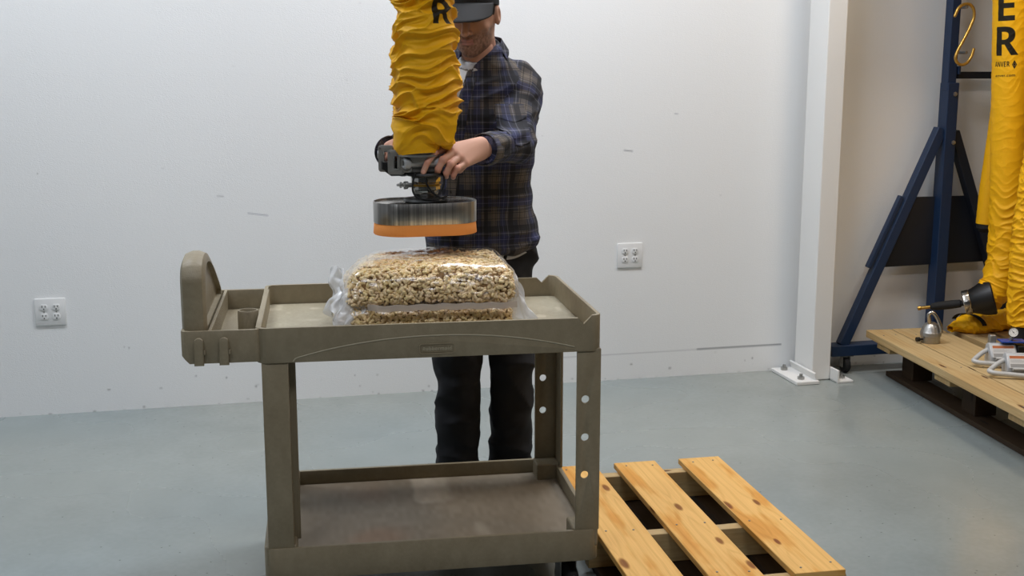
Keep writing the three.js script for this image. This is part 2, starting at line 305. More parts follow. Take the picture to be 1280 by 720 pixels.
// steel column
{
  const t = thing('steel_column', 'white painted steel column bolted to the floor in front of the wall', 'column', [2.757, 0, 0.14]);
  part('shaft', box(0.1, CEIL - 0.002, 0.19, 0, CEIL / 2, 0.002, 0.007), M.colWhite, t);
  const bp = part('base_plate', [box(0.12, 0.018, 0.29, -0.1, 0.009, 0.02, 0.004), box(0.012, 0.04, 0.27, -0.055, 0.036, 0.02, 0.003, 0, 0, 0.35)], M.colWhite, t, 'chipped white base plate left of the shaft');
  for (const z of [-0.07, 0.115]) part('anchor_bolt', [nut(-0.115, 0.018, z, 0.017, 0.014), rod(V(-0.115, 0.018, z), V(-0.115, 0.045, z), 0.008)], M.zinc, bp);
  const tb = part('angle_bracket', [box(0.085, 0.012, 0.1, 0.095, 0.006, 0.12, 0.003), box(0.012, 0.06, 0.1, 0.056, 0.035, 0.12, 0.003)], M.colWhite, t);
  part('anchor_bolt', [nut(0.1, 0.012, 0.12, 0.016, 0.013), rod(V(0.1, 0.012, 0.12), V(0.1, 0.035, 0.12), 0.008)], M.zinc, tb);
}
function nut(x, y, z, r, h) { const g = new THREE.CylinderGeometry(r, r, h, 6); g.translate(x, y + h / 2, z); return toCreasedNormals(g, 0.5); }

// ---------------------------------------------------------------- the two-shelf cart
const CART = [0.518, 0, 2.011], CT = -0.068;
const cartX = (u, y, w) => V(u, y, w).applyAxisAngle(V(0, 1, 0), CT).add(V(...CART));
{
  const t = thing('utility_cart', 'taupe plastic two-shelf utility cart carrying the bagged cashews', 'cart', CART, CT);
  const ring = (w, d, r, th, h, y) => { const s = rrect(w, d, r); s.holes.push(rrect(w - 2 * th, d - 2 * th, r * 0.7, new THREE.Path())); return up(s, h, y, 0.0025); };
  let g = ring(0.935, 0.645, 0.03, 0.011, 0.102, 0.751);
  const clip = box(0.9065, 0.03, 1, -0.0367, 0.861, 0, 0), vee = box(0.032, 0.032, 1, 0.4165, 0.852, 0, 0, 0, 0, Math.PI / 4);
  const shelf = part('top_shelf', [cut(g, clip, vee)], M.cart, t);
  part('shelf_surface', boxUV(box(0.92, 0.012, 0.63, 0, 0.78, 0, 0.002), 0, 2, 2), M.cartTop, shelf);
  const rimPts = [];
  // raised curved rib on the front skirt and its maker's lozenge
  for (let i = 0; i <= 24; i++) { const u = lerp(-0.355, 0.39, i / 24); const k = (u - 0.017) / 0.372; rimPts.push(V(u, 0.812 - 0.046 * Math.pow(Math.abs(k), 2.1), 0.3222)); }
  part('curved_rib', [tube([V(-0.372, 0.754, 0.3222), V(-0.366, 0.762, 0.3222), ...rimPts], 0.0022, 80, 6)], M.lip, shelf);
  const loz = rrect(0.098, 0.03, 0.009); loz.holes.push(rrect(0.092, 0.024, 0.007, new THREE.Path()));
  const lg = ex(loz, 0.003, 0.0008); lg.translate(0.011, 0.775, 0.3215);
  const oct = rrect(0.086, 0.018, 0.006); oct.holes.push(rrect(0.083, 0.015, 0.005, new THREE.Path())); const og = ex(oct, 0.002, 0.0005); og.translate(0.011, 0.775, 0.322);
  const em = part('maker_plate', [lg, og], M.cart, shelf);
  const tx = new TextGeometry('Rubbermaid', { font, size: 0.0098, depth: 0.0014, curveSegments: 4 }); tx.computeBoundingBox(); tx.translate(0.011 - tx.boundingBox.max.x / 2, 0.7708, 0.3222);
  part('lettering', tx, M.lip, shelf);
  // the handle end: hook rail, tool tray, cup holder, grip
  const hr = rrect(0.206, 0.592, 0.02); hr.holes.push(rrect(0.186, 0.572, 0.014, new THREE.Path()));
  let hg = up(hr, 0.088, 0.757, 0.0025); hg.translate(-0.556, 0, 0.0262);
  hg = cut(hg, box(0.045, 0.045, 1, -0.664, 0.752, 0, 0, 0, 0, Math.PI / 4));
  const ht = part('handle_tray', [hg, box(0.19, 0.01, 0.576, -0.556, 0.78, 0.0262, 0.002)], M.cart, t);
  part('divider', box(0.009, 0.062, 0.575, -0.584, 0.8145, 0.0262, 0.002), M.cart, ht);
  part('cup_holder', lathe([[0.023, 0.783], [0.023, 0.843], [0.0245, 0.846], [0.0275, 0.846], [0.029, 0.843], [0.029, 0.783]]).translate(-0.5, 0, 0.066), M.cart, ht);
  // upright grip panel: a lopsided arch seen along the handle end, hollow on the shelf side
  const arch = (pts, y0) => { const s = new THREE.Shape(); s.moveTo(-pts[0][0], y0); s.lineTo(-pts[0][0], pts[0][1]); s.splineThru(pts.slice(1).map(p => new THREE.Vector2(-p[0], p[1]))); s.lineTo(-pts[pts.length - 1][0], y0); s.closePath(); return s; };
  let gr = ex(arch([[0.306, 0.94], [0.3, 0.985], [0.268, 1.022], [0.2, 1.036], [0.11, 1.024], [0.0, 0.985], [-0.1, 0.94], [-0.2, 0.89], [-0.255, 0.845]], 0.775), 0.064, 0.024, 24); gr.rotateY(Math.PI / 2); gr.translate(-0.657, 0, 0);
  let cutr = ex(arch([[0.268, 0.93], [0.262, 0.965], [0.235, 0.995], [0.19, 1.006], [0.1, 0.992], [0.0, 0.955], [-0.1, 0.908], [-0.19, 0.862]], 0.846), 0.06, 0.003, 24); cutr.rotateY(Math.PI / 2); cutr.translate(-0.607, 0, 0);
  part('handle_grip', [cut(gr, cutr)], M.cart, t);
  for (const u of [-0.612, -0.548]) {
    const s = new THREE.Shape(); s.moveTo(-0.0135, -0.074); s.lineTo(0.0115, -0.074); s.lineTo(0.0115, -0.012); s.absarc(0, -0.012, 0.0125, 0, Math.PI); s.closePath();
    const h = ex(s, 0.013, 0.003); h.translate(u, 0.8275, 0.321);
    part('tool_hook', [h, box(0.006, 0.012, 0.012, u + 0.014, 0.789, 0.328, 0.002)], M.cart, t);
  }
  // legs: moulded angle posts, the right-hand ones with round holes
  const holed = (w, h, holes) => { const s = rrect(w, h, 0.004); for (const [x, y] of holes) { const p = new THREE.Path(); p.absarc(x, y, 0.0112, 0, Math.PI * 2, true); s.holes.push(p); } return s; };
  const LH = 0.53, LY = 0.228 + LH / 2;
  const plate = (u, w, pw, holes, d = 0.008) => { const q = ex(holed(pw, LH, holes), d, 0.0015); q.translate(u, LY, w - d); return q; };
  part('leg', [plate(-0.4205, 0.318, 0.069, []), box(0.008, LH, 0.075, -0.45, LY, 0.28, 0.002), box(0.008, LH, 0.066, -0.3895, LY, 0.28, 0.002), box(0.022, LH, 0.008, -0.379, LY, 0.25, 0.002)], M.cart, t);
  const hs = [[-0.009, 0.12], [-0.009, 0.01], [-0.009, -0.1]];
  part('leg', [plate(0.433, 0.318, 0.068, hs), box(0.008, LH, 0.07, 0.462, LY, 0.28, 0.002)], M.cart, t);
  part('leg', [plate(0.431, -0.296, 0.078, [[-0.012, 0.128], [-0.012, 0.02], [-0.012, -0.09]]), box(0.008, LH, 0.09, 0.466, LY, -0.26, 0.002)], M.cart, t);
  part('leg', [plate(-0.42, -0.296, 0.07, []), box(0.008, LH, 0.075, -0.45, LY, -0.28, 0.002)], M.cart, t);
  // lower shelf
  const low = part('bottom_shelf', [ring(0.935, 0.645, 0.03, 0.014, 0.092, 0.138), box(0.085, 0.06, 0.09, -0.42, 0.207, 0.272, 0.006), box(0.075, 0.06, 0.09, 0.428, 0.207, 0.272, 0.006), box(0.08, 0.06, 0.08, -0.42, 0.207, -0.272, 0.006), box(0.08, 0.06, 0.08, 0.428, 0.207, -0.272, 0.006)], M.cart, t);
  part('shelf_surface', boxUV(box(0.915, 0.014, 0.625, 0, 0.178, 0, 0.002), 0, 1.3, 1.3), M.cartLow, low);
  for (const su of [-1, 1]) for (const sw of [-1, 1]) {
    const c = new THREE.Group(); c.name = 'caster'; t.add(c); c.position.set(su * 0.385, 0, sw * 0.235); c.rotation.y = su * 0.15 + 0.1;
    part('fork', [box(0.07, 0.006, 0.085, 0, 0.146, 0, 0.002), box(0.004, 0.095, 0.036, -0.024, 0.095, 0.01, 0.001), box(0.004, 0.095, 0.036, 0.024, 0.095, 0.01, 0.001), box(0.052, 0.006, 0.05, 0, 0.138, 0.005, 0.002), rod(V(-0.03, 0.058, 0.018), V(0.03, 0.058, 0.018), 0.006)], M.zinc, c);
    part('wheel', aim(lathe([[0.016, -0.016], [0.05, -0.016], [0.0575, -0.01], [0.0575, 0.01], [0.05, 0.016], [0.016, 0.016]]), V(0, 0.0575, 0.018), V(1, 0, 0)), M.rubber, c);
  }
}

// ---------------------------------------------------------------- bags of cashews
const filmMat = mat(0xffffff, 0.16, 0, { transmission: 1, thickness: 0, ior: 1.45, specularIntensity: 1 });
const looseMat = mat(0xfbfcfd, 0.22, 0, { transmission: 0.5, thickness: 0, ior: 1.45 });
const cashew = (() => { // a bent, tapering kernel
  const n = 8, m = 7, P = [], N = [], idx = [];
  for (let i = 0; i <= n; i++) {
    const a = lerp(-1.25, 1.25, i / n), R = 0.0078, r = 0.0046 * Math.pow(Math.max(0, 1 - Math.pow(Math.abs(i / n - 0.5) * 2, 3.2)), 0.5) + 0.0004;
    for (let j = 0; j < m; j++) { const b = j / m * Math.PI * 2, q = R + r * Math.cos(b); P.push(Math.sin(a) * q, Math.cos(a) * q - R, r * 0.95 * Math.sin(b)); }
  }
  for (let i = 0; i < n; i++) for (let j = 0; j < m; j++) { const a = i * m + j, b = i * m + (j + 1) % m, c = a + m, d = b + m; idx.push(a, c, b, b, c, d); }
  const g = new THREE.BufferGeometry(); g.setAttribute('position', new THREE.Float32BufferAttribute(P, 3)); g.setIndex(idx); g.computeVertexNormals(); return g;
})();
function bag(sdf, lo, hi, label, klabel, count, only) {
  const t = thing('cashew_bag', label, 'bag', CART, CT);
  const wr = (x, y, z) => 0.0016 * noise(x * 26, y * 60, z * 26) + 0.0009 * noise(x * 70, y * 130, z * 70);
  part('film', nets((x, y, z) => sdf(x, y, z) - 0.0035 + wr(x, y, z), lo, hi, 0.0065), filmMat, t, 'clear glossy plastic film');
  const k = new THREE.InstancedMesh(cashew, mat(0xffffff, 0.5), count); k.name = numbered('cashew_kernels'); shadow(k);
  k.position.set(...CART); k.rotation.y = CT; tag(k, klabel, 'nuts', null, 'stuff'); scene.add(k);
  const m4 = new THREE.Matrix4(), q = new THREE.Quaternion(), q2 = new THREE.Quaternion(), col = new THREE.Color(); let n = 0, guard = 0;
  while (n < count && guard++ < 4e6) {
    const x = rr(lo[0], hi[0]), y = rr(lo[1], hi[1]), z = rr(lo[2], hi[2]), d = sdf(x, y, z);
    if (d > -0.0055 || d < -0.019 || (only && !only(x, y, z))) continue;
    const e = 0.004; const g = V(sdf(x + e, y, z) - d, sdf(x, y + e, z) - d, sdf(x, y, z + e) - d).normalize();
    q.setFromUnitVectors(V(0, 0, 1), g); q2.setFromEuler(new THREE.Euler(rr(-0.55, 0.55), rr(-0.55, 0.55), rr(0, 6.3), 'ZXY')); q.multiply(q2);
    const s = rr(0.74, 0.98); m4.compose(V(x, y, z), q, V(s, s, s)); k.setMatrixAt(n, m4);
    const v = rr(0.86, 1.06); col.setRGB(0.86 * v, 0.67 * v * rr(0.96, 1.03), 0.38 * v * rr(0.85, 1.1)); k.setColorAt(n, col); n++;
  }
  k.count = n;
  const core = nets((x, y, z) => sdf(x, y, z) + 0.016 + 0.003 * noise(x * 90, y * 90, z * 90), lo, hi, 0.011);
  part('kernel_mass', core, mat(0x86653a, 0.9), t, 'brown gaps between the kernels');
  return t;
}
const rbox = (x, y, z, h, r) => { const a = Math.abs(x) - h[0] + r, b = Math.abs(y) - h[1] + r, c = Math.abs(z) - h[2] + r; return Math.hypot(Math.max(a, 0), Math.max(b, 0), Math.max(c, 0)) + Math.min(Math.max(a, b, c), 0) - r; };
{
  const UB = [0.004, 0.931, 0.055], LB = [0.0, 0.8335, 0.058];
  const upper = (x, y, z) => {
    const px = x - UB[0], py = y - UB[1], pz = z - UB[2], t = clamp((py + 0.05) / 0.1, 0, 1.2);
    const sx = px < 0 ? 1 - 0.1 * t - t * t * (0.05 + 0.26 * sstep(0.16, -0.2, pz)) : 1 - 0.05 * t * t, sz = 1 - 0.17 * t - 0.04 * t * t;
    const bulge = 0.006 * Math.cos(px * 5) * Math.cos(pz * 6) - 0.003;
    return rbox(px / sx, py - bulge - 0.004 * noise(x * 14, z * 14, 3), pz / sz + 0.004 * noise(x * 11, y * 20, 9), [0.243, 0.053, 0.212], 0.034) * 0.85;
  };
  const lower = (x, y, z) => { const px = x - LB[0], py = y - LB[1], pz = z - LB[2]; return rbox(px, py, pz + 0.003 * noise(x * 12, y * 20, 5), [0.236, 0.0455, 0.2], 0.036); };
  const tl = bag(lower, [-0.25, 0.785, -0.16], [0.25, 0.885, 0.275], 'lower clear plastic bag of cashews lying flat on the cart shelf', 'mass of pale cashew kernels packed inside the lower bag', 3600, (x, y, z) => z > 0.19 || Math.abs(x) > 0.19);
  const tu = bag(upper, [-0.26, 0.872, -0.175], [0.26, 1.0, 0.285], 'upper clear plastic bag of cashews below the orange suction pad', 'mass of pale cashew kernels packed inside the upper bag', 8600, (x, y, z) => y > 0.878);
  // heat-sealed strip along the front of the upper bag, loose ends of film
  part('seal_strip', sheet((s, t) => { const u = lerp(-0.17, 0.238, s); return [u, 0.888 - 0.017 * t + 0.0015 * Math.sin(s * 40), 0.272 + 0.006 * Math.sin(s * 9) * 0.3 + 0.004 * t - 0.02 * sstep(0.08, 0, s)]; }, 60, 3, 0.0008), mat(0xe6dccf, 0.25, 0, { transmission: 0.55, thickness: 0 }), tu, 'flat translucent heat-sealed strip');
  const crump = (f, n, m, a, k) => sheet((s, t) => { const p = f(s, t), q = a * Math.min(1, t * 3 + 0.1); return [p[0] + q * fbm(s * 4 + k, t * 3, 1, 2), p[1] + q * 0.5 * fbm(s * 4, t * 3 + k, 2, 2), p[2] + q * fbm(s * 4 + k, t * 4, 7, 2)]; }, n, m, 0.0006);
  part('loose_film', crump((s, t) => [lerp(-0.228, -0.262 - 0.02 * s, t), lerp(0.945 - 0.06 * s, 0.95 - 0.145 * s - 0.02 * t, t), lerp(0.0, 0.06, s) - 0.06 * t], 26, 20, 0.03, 3), looseMat, tu, 'crumpled loose end of film');
  part('loose_film', crump((s, t) => [lerp(-0.2, -0.272, t) + 0.03 * s * s, lerp(0.955, 0.885, t) - (0.085 + 0.015 * t) * s, lerp(0.2, 0.235, s) + 0.03 * t], 26, 22, 0.026, 11), looseMat, tu, 'crumpled loose end of film');
  part('loose_film', crump((s, t) => [lerp(0.225, 0.315, t * (0.25 + 0.75 * s)), lerp(0.955, 0.805, s) - 0.012 * t, lerp(0.15, 0.2, s) + 0.02 * t], 26, 20, 0.02, 17), looseMat, tu, 'crumpled loose end of film');
}

// ---------------------------------------------------------------- gathered fabric tubes
function worley(x, y, per) { // F1, F2 with wrap in x
  let a = 9, b = 9; const xi = Math.floor(x), yi = Math.floor(y);
  for (let j = -1; j <= 1; j++) for (let i = -1; i <= 1; i++) {
    const cx = ((xi + i) % per + per) % per, cy = yi + j; const px = xi + i + hash3(cx, cy, 11), py = yi + j + hash3(cx, cy, 57);
    const d = Math.hypot(x - px, y - py); if (d < a) { b = a; a = d; } else if (d < b) b = d;
  }
  return [a, b];
}
// pts: centre line from top to bottom; R(t): radius; amp(t): fold depth
function fabricTube(pts, R, amp, o = {}) {
  const { nTheta = 220, step = 0.003, cell = 0.034, per = 5, squash = (t) => 1, skew = 0.25, ph = 0, k = 0 } = o;
  const curve = new THREE.CatmullRomCurve3(pts, false, 'centripetal'); const L = curve.getLength(), n = Math.round(L / step);
  const P = [], uv = [], idx = []; curve.arcLengthDivisions = 400; curve.updateArcLengths();
  for (let j = 0; j <= n; j++) {
    const t = j / n, s = t * L, c = curve.getPointAt(t), T = curve.getTangentAt(t);
    // frame: e1 is the sideways direction, e2 points to the room
    let e1 = V(1, 0, 0); e1.sub(T.clone().multiplyScalar(e1.dot(T))).normalize(); let e2 = T.clone().cross(e1).normalize(); if (o.frameZ) { e2 = V(0, 0, 1); e2.sub(T.clone().multiplyScalar(e2.dot(T))).normalize(); e1 = e2.clone().cross(T); }
    const A = amp(t) * (o.warp ? 0.72 + 0.5 * (0.5 + 0.5 * noise(7, s * 9, 2)) : 1), r0 = R(t), sq = squash(t);
    for (let i = 0; i <= nTheta; i++) {
      const f = i / nTheta, a = (f - 0.5) * Math.PI * 2, ca = Math.cos(a + ph), sa = Math.sin(a + ph);
      let d = 0;
      if (A > 0) {
        const W_ = o.warp || 1, wx = 0.55 * W_ * noise(sa * 1.3 + 5 + k, ca * 1.3, s * 9), wy = 0.9 * W_ * noise(sa * 1.4 + k, ca * 1.4 + 9, s * 7) + skew * sa;
        const [f1, f2] = worley((f * per) + wx, s / cell + wy + k * 3.7, per), [g1, g2] = worley((f * (per + 3)) + wx * 1.4 + 40, s / (cell * 0.6) + wy * 1.6, per + 3);
        const e = f2 - f1, e2_ = g2 - g1;
        d = -A * (Math.pow(Math.min(1, e * 1.5), 0.55) * 0.9 + 0.2 * Math.pow(Math.min(1, e2_ * 1.6), 0.7)) + A * 0.5 + A * 0.4 * noise(sa * 1.1, ca * 1.1 + k, s * 20);
      }
      const r = r0 + d;
      const p = c.clone().addScaledVector(e1, Math.sin(a) * r).addScaledVector(e2, Math.cos(a) * r * sq); if (o.floor !== undefined && p.y < o.floor) p.y = o.floor + (o.floor - p.y) * 0.01;
      P.push(p.x, p.y, p.z); uv.push(f, 1 - t);
    }
  }
  const w = nTheta + 1; for (let j = 0; j < n; j++) for (let i = 0; i < nTheta; i++) { const a = j * w + i, b = a + 1, c = a + w, d = c + 1; idx.push(a, c, b, b, c, d); }
  const g = new THREE.BufferGeometry(); g.setAttribute('position', new THREE.Float32BufferAttribute(P, 3)); g.setAttribute('uv', new THREE.Float32BufferAttribute(uv, 2)); g.setIndex(idx); g.computeVertexNormals();
  g.userData.length = L; return g;
}
function word(c, s, x, y, size, sx = 1, sy = 1) { c.save(); c.translate(x, y); c.scale(sx, sy); c.font = `bold ${size}px sans-serif`; c.textAlign = 'center'; c.textBaseline = 'alphabetic'; c.fillText(s, 0, 0); c.restore(); }

// ---------------------------------------------------------------- the vacuum lifter in the man's hands
const LX = 0.541, LZ = 1.95;
{
  const t = thing('vacuum_lifter', 'yellow gathered fabric vacuum lifter with an orange foam suction pad above the bags', 'lifter', [LX, 0, LZ]);
  const pts = [V(0.004, CEIL - 0.08, 0), V(0.004, 2.9, 0), V(0.003, 2.2, 0), V(0.004, 1.8, 0), V(0.002, 1.6, 0), V(0.004, 1.45, 0), V(0.002, 1.36, 0), V(-0.022, 1.305, 0.004), V(-0.02, 1.268, 0.01)];
  const L = CEIL - 0.08 - 1.268;
  const m = yellow((c, w, h) => { // stacked lettering, squeezed where the tube is gathered
    c.fillStyle = '#221a08'; const yy = y => (CEIL - 0.08 - y) / L * h; const x = w * 0.565;
    const wp = 0.085 / 0.58 * w / 72, hp = 0.07 / L * h / 72;
    ['A', 'N', 'V', 'E', 'R'].forEach((s, i) => word(c, s, x, yy(1.648 + (4 - i) * 0.082), 100, wp, hp));
  }, L, 0.58);
  const neck = (y) => y; 
  part('fabric_tube', fabricTube(pts, tt => { const y = CEIL - 0.08 - tt * L; return 0.094 - 0.027 * sstep(1.345, 1.285, y) - 0.006 * sstep(1.29, 1.268, y); }, tt => { const y = CEIL - 0.08 - tt * L; return 0.0205 * sstep(1.26, 1.34, y) + 0.004; }, { nTheta: 260, step: 0.0026, cell: 0.038, per: 3, skew: 0.7, warp: 0.85 }), m, t, 'deeply wrinkled yellow fabric');
  part('ceiling_mount', [box(0.3, 0.02, 0.2, 0, CEIL - 0.01, 0, 0.004), rod(V(0, CEIL - 0.09, 0), V(0, CEIL - 0.01, 0), 0.09, 0.09, 32)], M.blue, t);
  // control head
  const head = part('control_head', [box(0.1, 0.05, 0.06, 0.0, 1.241, 0, 0.008), rod(V(-0.012, 1.25, 0.006), V(-0.012, 1.282, 0.008), 0.05, 0.052, 32)], M.plateGrey, t);
  part('clamp_band', lathe([[0.056, 1.266], [0.0625, 1.266], [0.0625, 1.272], [0.056, 1.272]]).translate(-0.02, 0, 0.008), M.zinc, head);
  part('cover', [lathe([[0.03, 1.208], [0.056, 1.208], [0.058, 1.212], [0.056, 1.217], [0.02, 1.217]])], M.black, head);
  // bracket plates on the left, each with a bright slot
  const brk = (x, y, z, w, h) => {
    const n = V(-0.5, 0, 0.87).normalize(); const s = rrect(w, h, 0.009); s.holes.push(rrect(w * 0.3, h * 0.52, 0.004, new THREE.Path(), w * 0.08, 0));
    const g = ex(s, 0.007, 0.0015); g.rotateY(-0.42); g.translate(x, y, z); const o = part('bracket_plate', g, M.plateGrey, head);
    const f = rrect(w * 0.42, h * 0.6, 0.006, new THREE.Shape(), w * 0.08, 0); f.holes.push(rrect(w * 0.3, h * 0.5, 0.004, new THREE.Path(), w * 0.08, 0)); const q = ex(f, 0.003, 0.0005); q.rotateY(-0.42); q.translate(x - 0.0025, y, z + 0.0065); part('slot_edge', q, M.chrome, o);
    for (const [a, b] of [[-0.36, 0.4], [0.4, -0.4]]) { const d = new THREE.CylinderGeometry(0.003, 0.003, 0.004, 12); d.rotateX(Math.PI / 2); d.translate(a * w, b * h, 0.008); d.rotateY(-0.42); d.translate(x, y, z); part('bolt', d, M.chrome, o); }
  };
  brk(-0.112, 1.258, -0.015, 0.046, 0.078); brk(-0.086, 1.249, 0.012, 0.05, 0.072); brk(-0.062, 1.247, 0.022, 0.045, 0.056);
  const hull = (() => { const s = new THREE.Shape(); s.moveTo(-0.128, 1.25); s.lineTo(-0.128, 1.228); s.lineTo(-0.1, 1.207); s.lineTo(-0.045, 1.207); s.lineTo(-0.03, 1.215); s.lineTo(-0.03, 1.25); s.closePath(); const g = ex(s, 0.05, 0.005); g.translate(0, 0, -0.05); return g; })();
  part('housing', hull, M.black, head);
  const hb = part('handle_bar', [tube([V(-0.055, 1.247, 0.03), V(0.0, 1.248, 0.031), V(0.05, 1.247, 0.028), V(0.076, 1.246, 0.024)], 0.0135, 30, 18), aim(lathe([[0.0085, 0.0], [0.0085, 0.014], [0.012, 0.016], [0.017, 0.012], [0.0185, 0.004], [0.017, -0.004]]), V(-0.055, 1.247, 0.03), V(-1, 0, 0.25))], M.greyTube, head);
  part('bar_opening', aim(new THREE.CylinderGeometry(0.0088, 0.0088, 0.002, 20), V(-0.062, 1.247, 0.032), V(-1, 0, 0.25)), M.slot, hb);
  part('handle_bar', rod(V(-0.06, 1.262, -0.03), V(-0.13, 1.268, -0.06), 0.0135), M.greyTube, head);
  // swivel below
  const sw = part('swivel', lathe([[0.0, 1.209], [0.043, 1.209], [0.045, 1.205], [0.045, 1.19], [0.041, 1.187], [0.041, 1.182], [0.044, 1.18], [0.044, 1.168], [0.039, 1.165], [0.037, 1.15], [0.033, 1.145], [0.033, 1.136], [0, 1.136]], 10), M.chrome, t, 'shiny faceted metal swivel');
  part('swivel_ring', lathe([[0.04, 1.178], [0.047, 1.178], [0.047, 1.184], [0.04, 1.184]], 40), M.brass, sw);
  part('valve_fitting', [aim(lathe([[0, 0], [0.007, 0], [0.007, 0.012], [0.0115, 0.013], [0.0115, 0.022], [0.007, 0.023], [0.006, 0.03], [0.009, 0.032], [0.009, 0.036], [0.0045, 0.038], [0.0035, 0.046], [0, 0.046]], 12), V(-0.042, 1.181, 0.012), V(-1, 0.05, 0.2)), rod(V(-0.062, 1.17, 0.016), V(-0.062, 1.192, 0.016), 0.005)], M.zinc, sw);
  part('hub_disc', lathe([[0, 1.132], [0.062, 1.132], [0.066, 1.135], [0.062, 1.141], [0.04, 1.144], [0, 1.144]]), M.black, t);
  const cab = [[V(-0.034, 1.222, 0.045), V(-0.044, 1.19, 0.048), V(-0.042, 1.16, 0.047), V(-0.02, 1.145, 0.06), V(0.02, 1.143, 0.066), V(0.055, 1.15, 0.05)], [V(-0.008, 1.228, 0.05), V(-0.006, 1.195, 0.052), V(0.01, 1.165, 0.052), V(0.035, 1.147, 0.056), V(0.05, 1.141, 0.062), V(0.03, 1.139, 0.072), V(0.012, 1.142, 0.072)], [V(0.05, 1.215, 0.03), V(0.048, 1.18, 0.04), V(0.03, 1.155, 0.05), V(0.005, 1.142, 0.066)]];
  for (const c of cab) part('cable', tube(c, 0.0026, 40, 8), M.rubber, t);
  // oval suction foot
  const oval = (k) => rrect(0.304 + 2 * k, 0.19 + 2 * k, 0.088 + k), inner = (k) => rrect(0.304 - 2 * k, 0.19 - 2 * k, 0.088 - k, new THREE.Path());
  const OX = -0.002;
  const pad = new THREE.Group(); pad.name = 'suction_pad'; t.add(pad);
  const rg = oval(0); rg.holes.push(inner(0.004)); const ringG = up(rg, 0.062, 1.0725, 0.0012, 24); ringG.translate(OX, 0, 0);
  // vertical streaks run up the band: u along the perimeter
  { const p = ringG.attributes.position, uv = ringG.attributes.uv; for (let i = 0; i < p.count; i++) uv.setXY(i, (p.getX(i) + 0.35 * p.getZ(i)) * 2.2, p.getY(i) * 4); }
  part('steel_band', ringG, M.brushed, pad, 'brushed steel band');
  const tp = up(oval(-0.004), 0.006, 1.124, 0.001, 24); tp.translate(OX, 0, 0); part('top_plate', tp, M.steel, pad);
  const fo = oval(0); fo.holes.push(inner(0.035)); const fg = up(fo, 0.034, 1.039, 0.002, 24);
  { const p = fg.attributes.position; for (let i = 0; i < p.count; i++) { const k = 1 + 0.018 * sstep(1.07, 1.04, p.getY(i)) - 0.012; p.setXYZ(i, p.getX(i) * k + OX, p.getY(i), p.getZ(i) * (k * 1.01)); } fg.computeVertexNormals(); }
  part('foam_seal', toCreasedNormals(fg, 0.7), M.foam, pad, 'orange foam seal');
  const bp = up(oval(-0.02), 0.004, 1.069, 0.001, 24); bp.translate(OX, 0, 0); part('suction_plate', bp, M.black, pad);
}

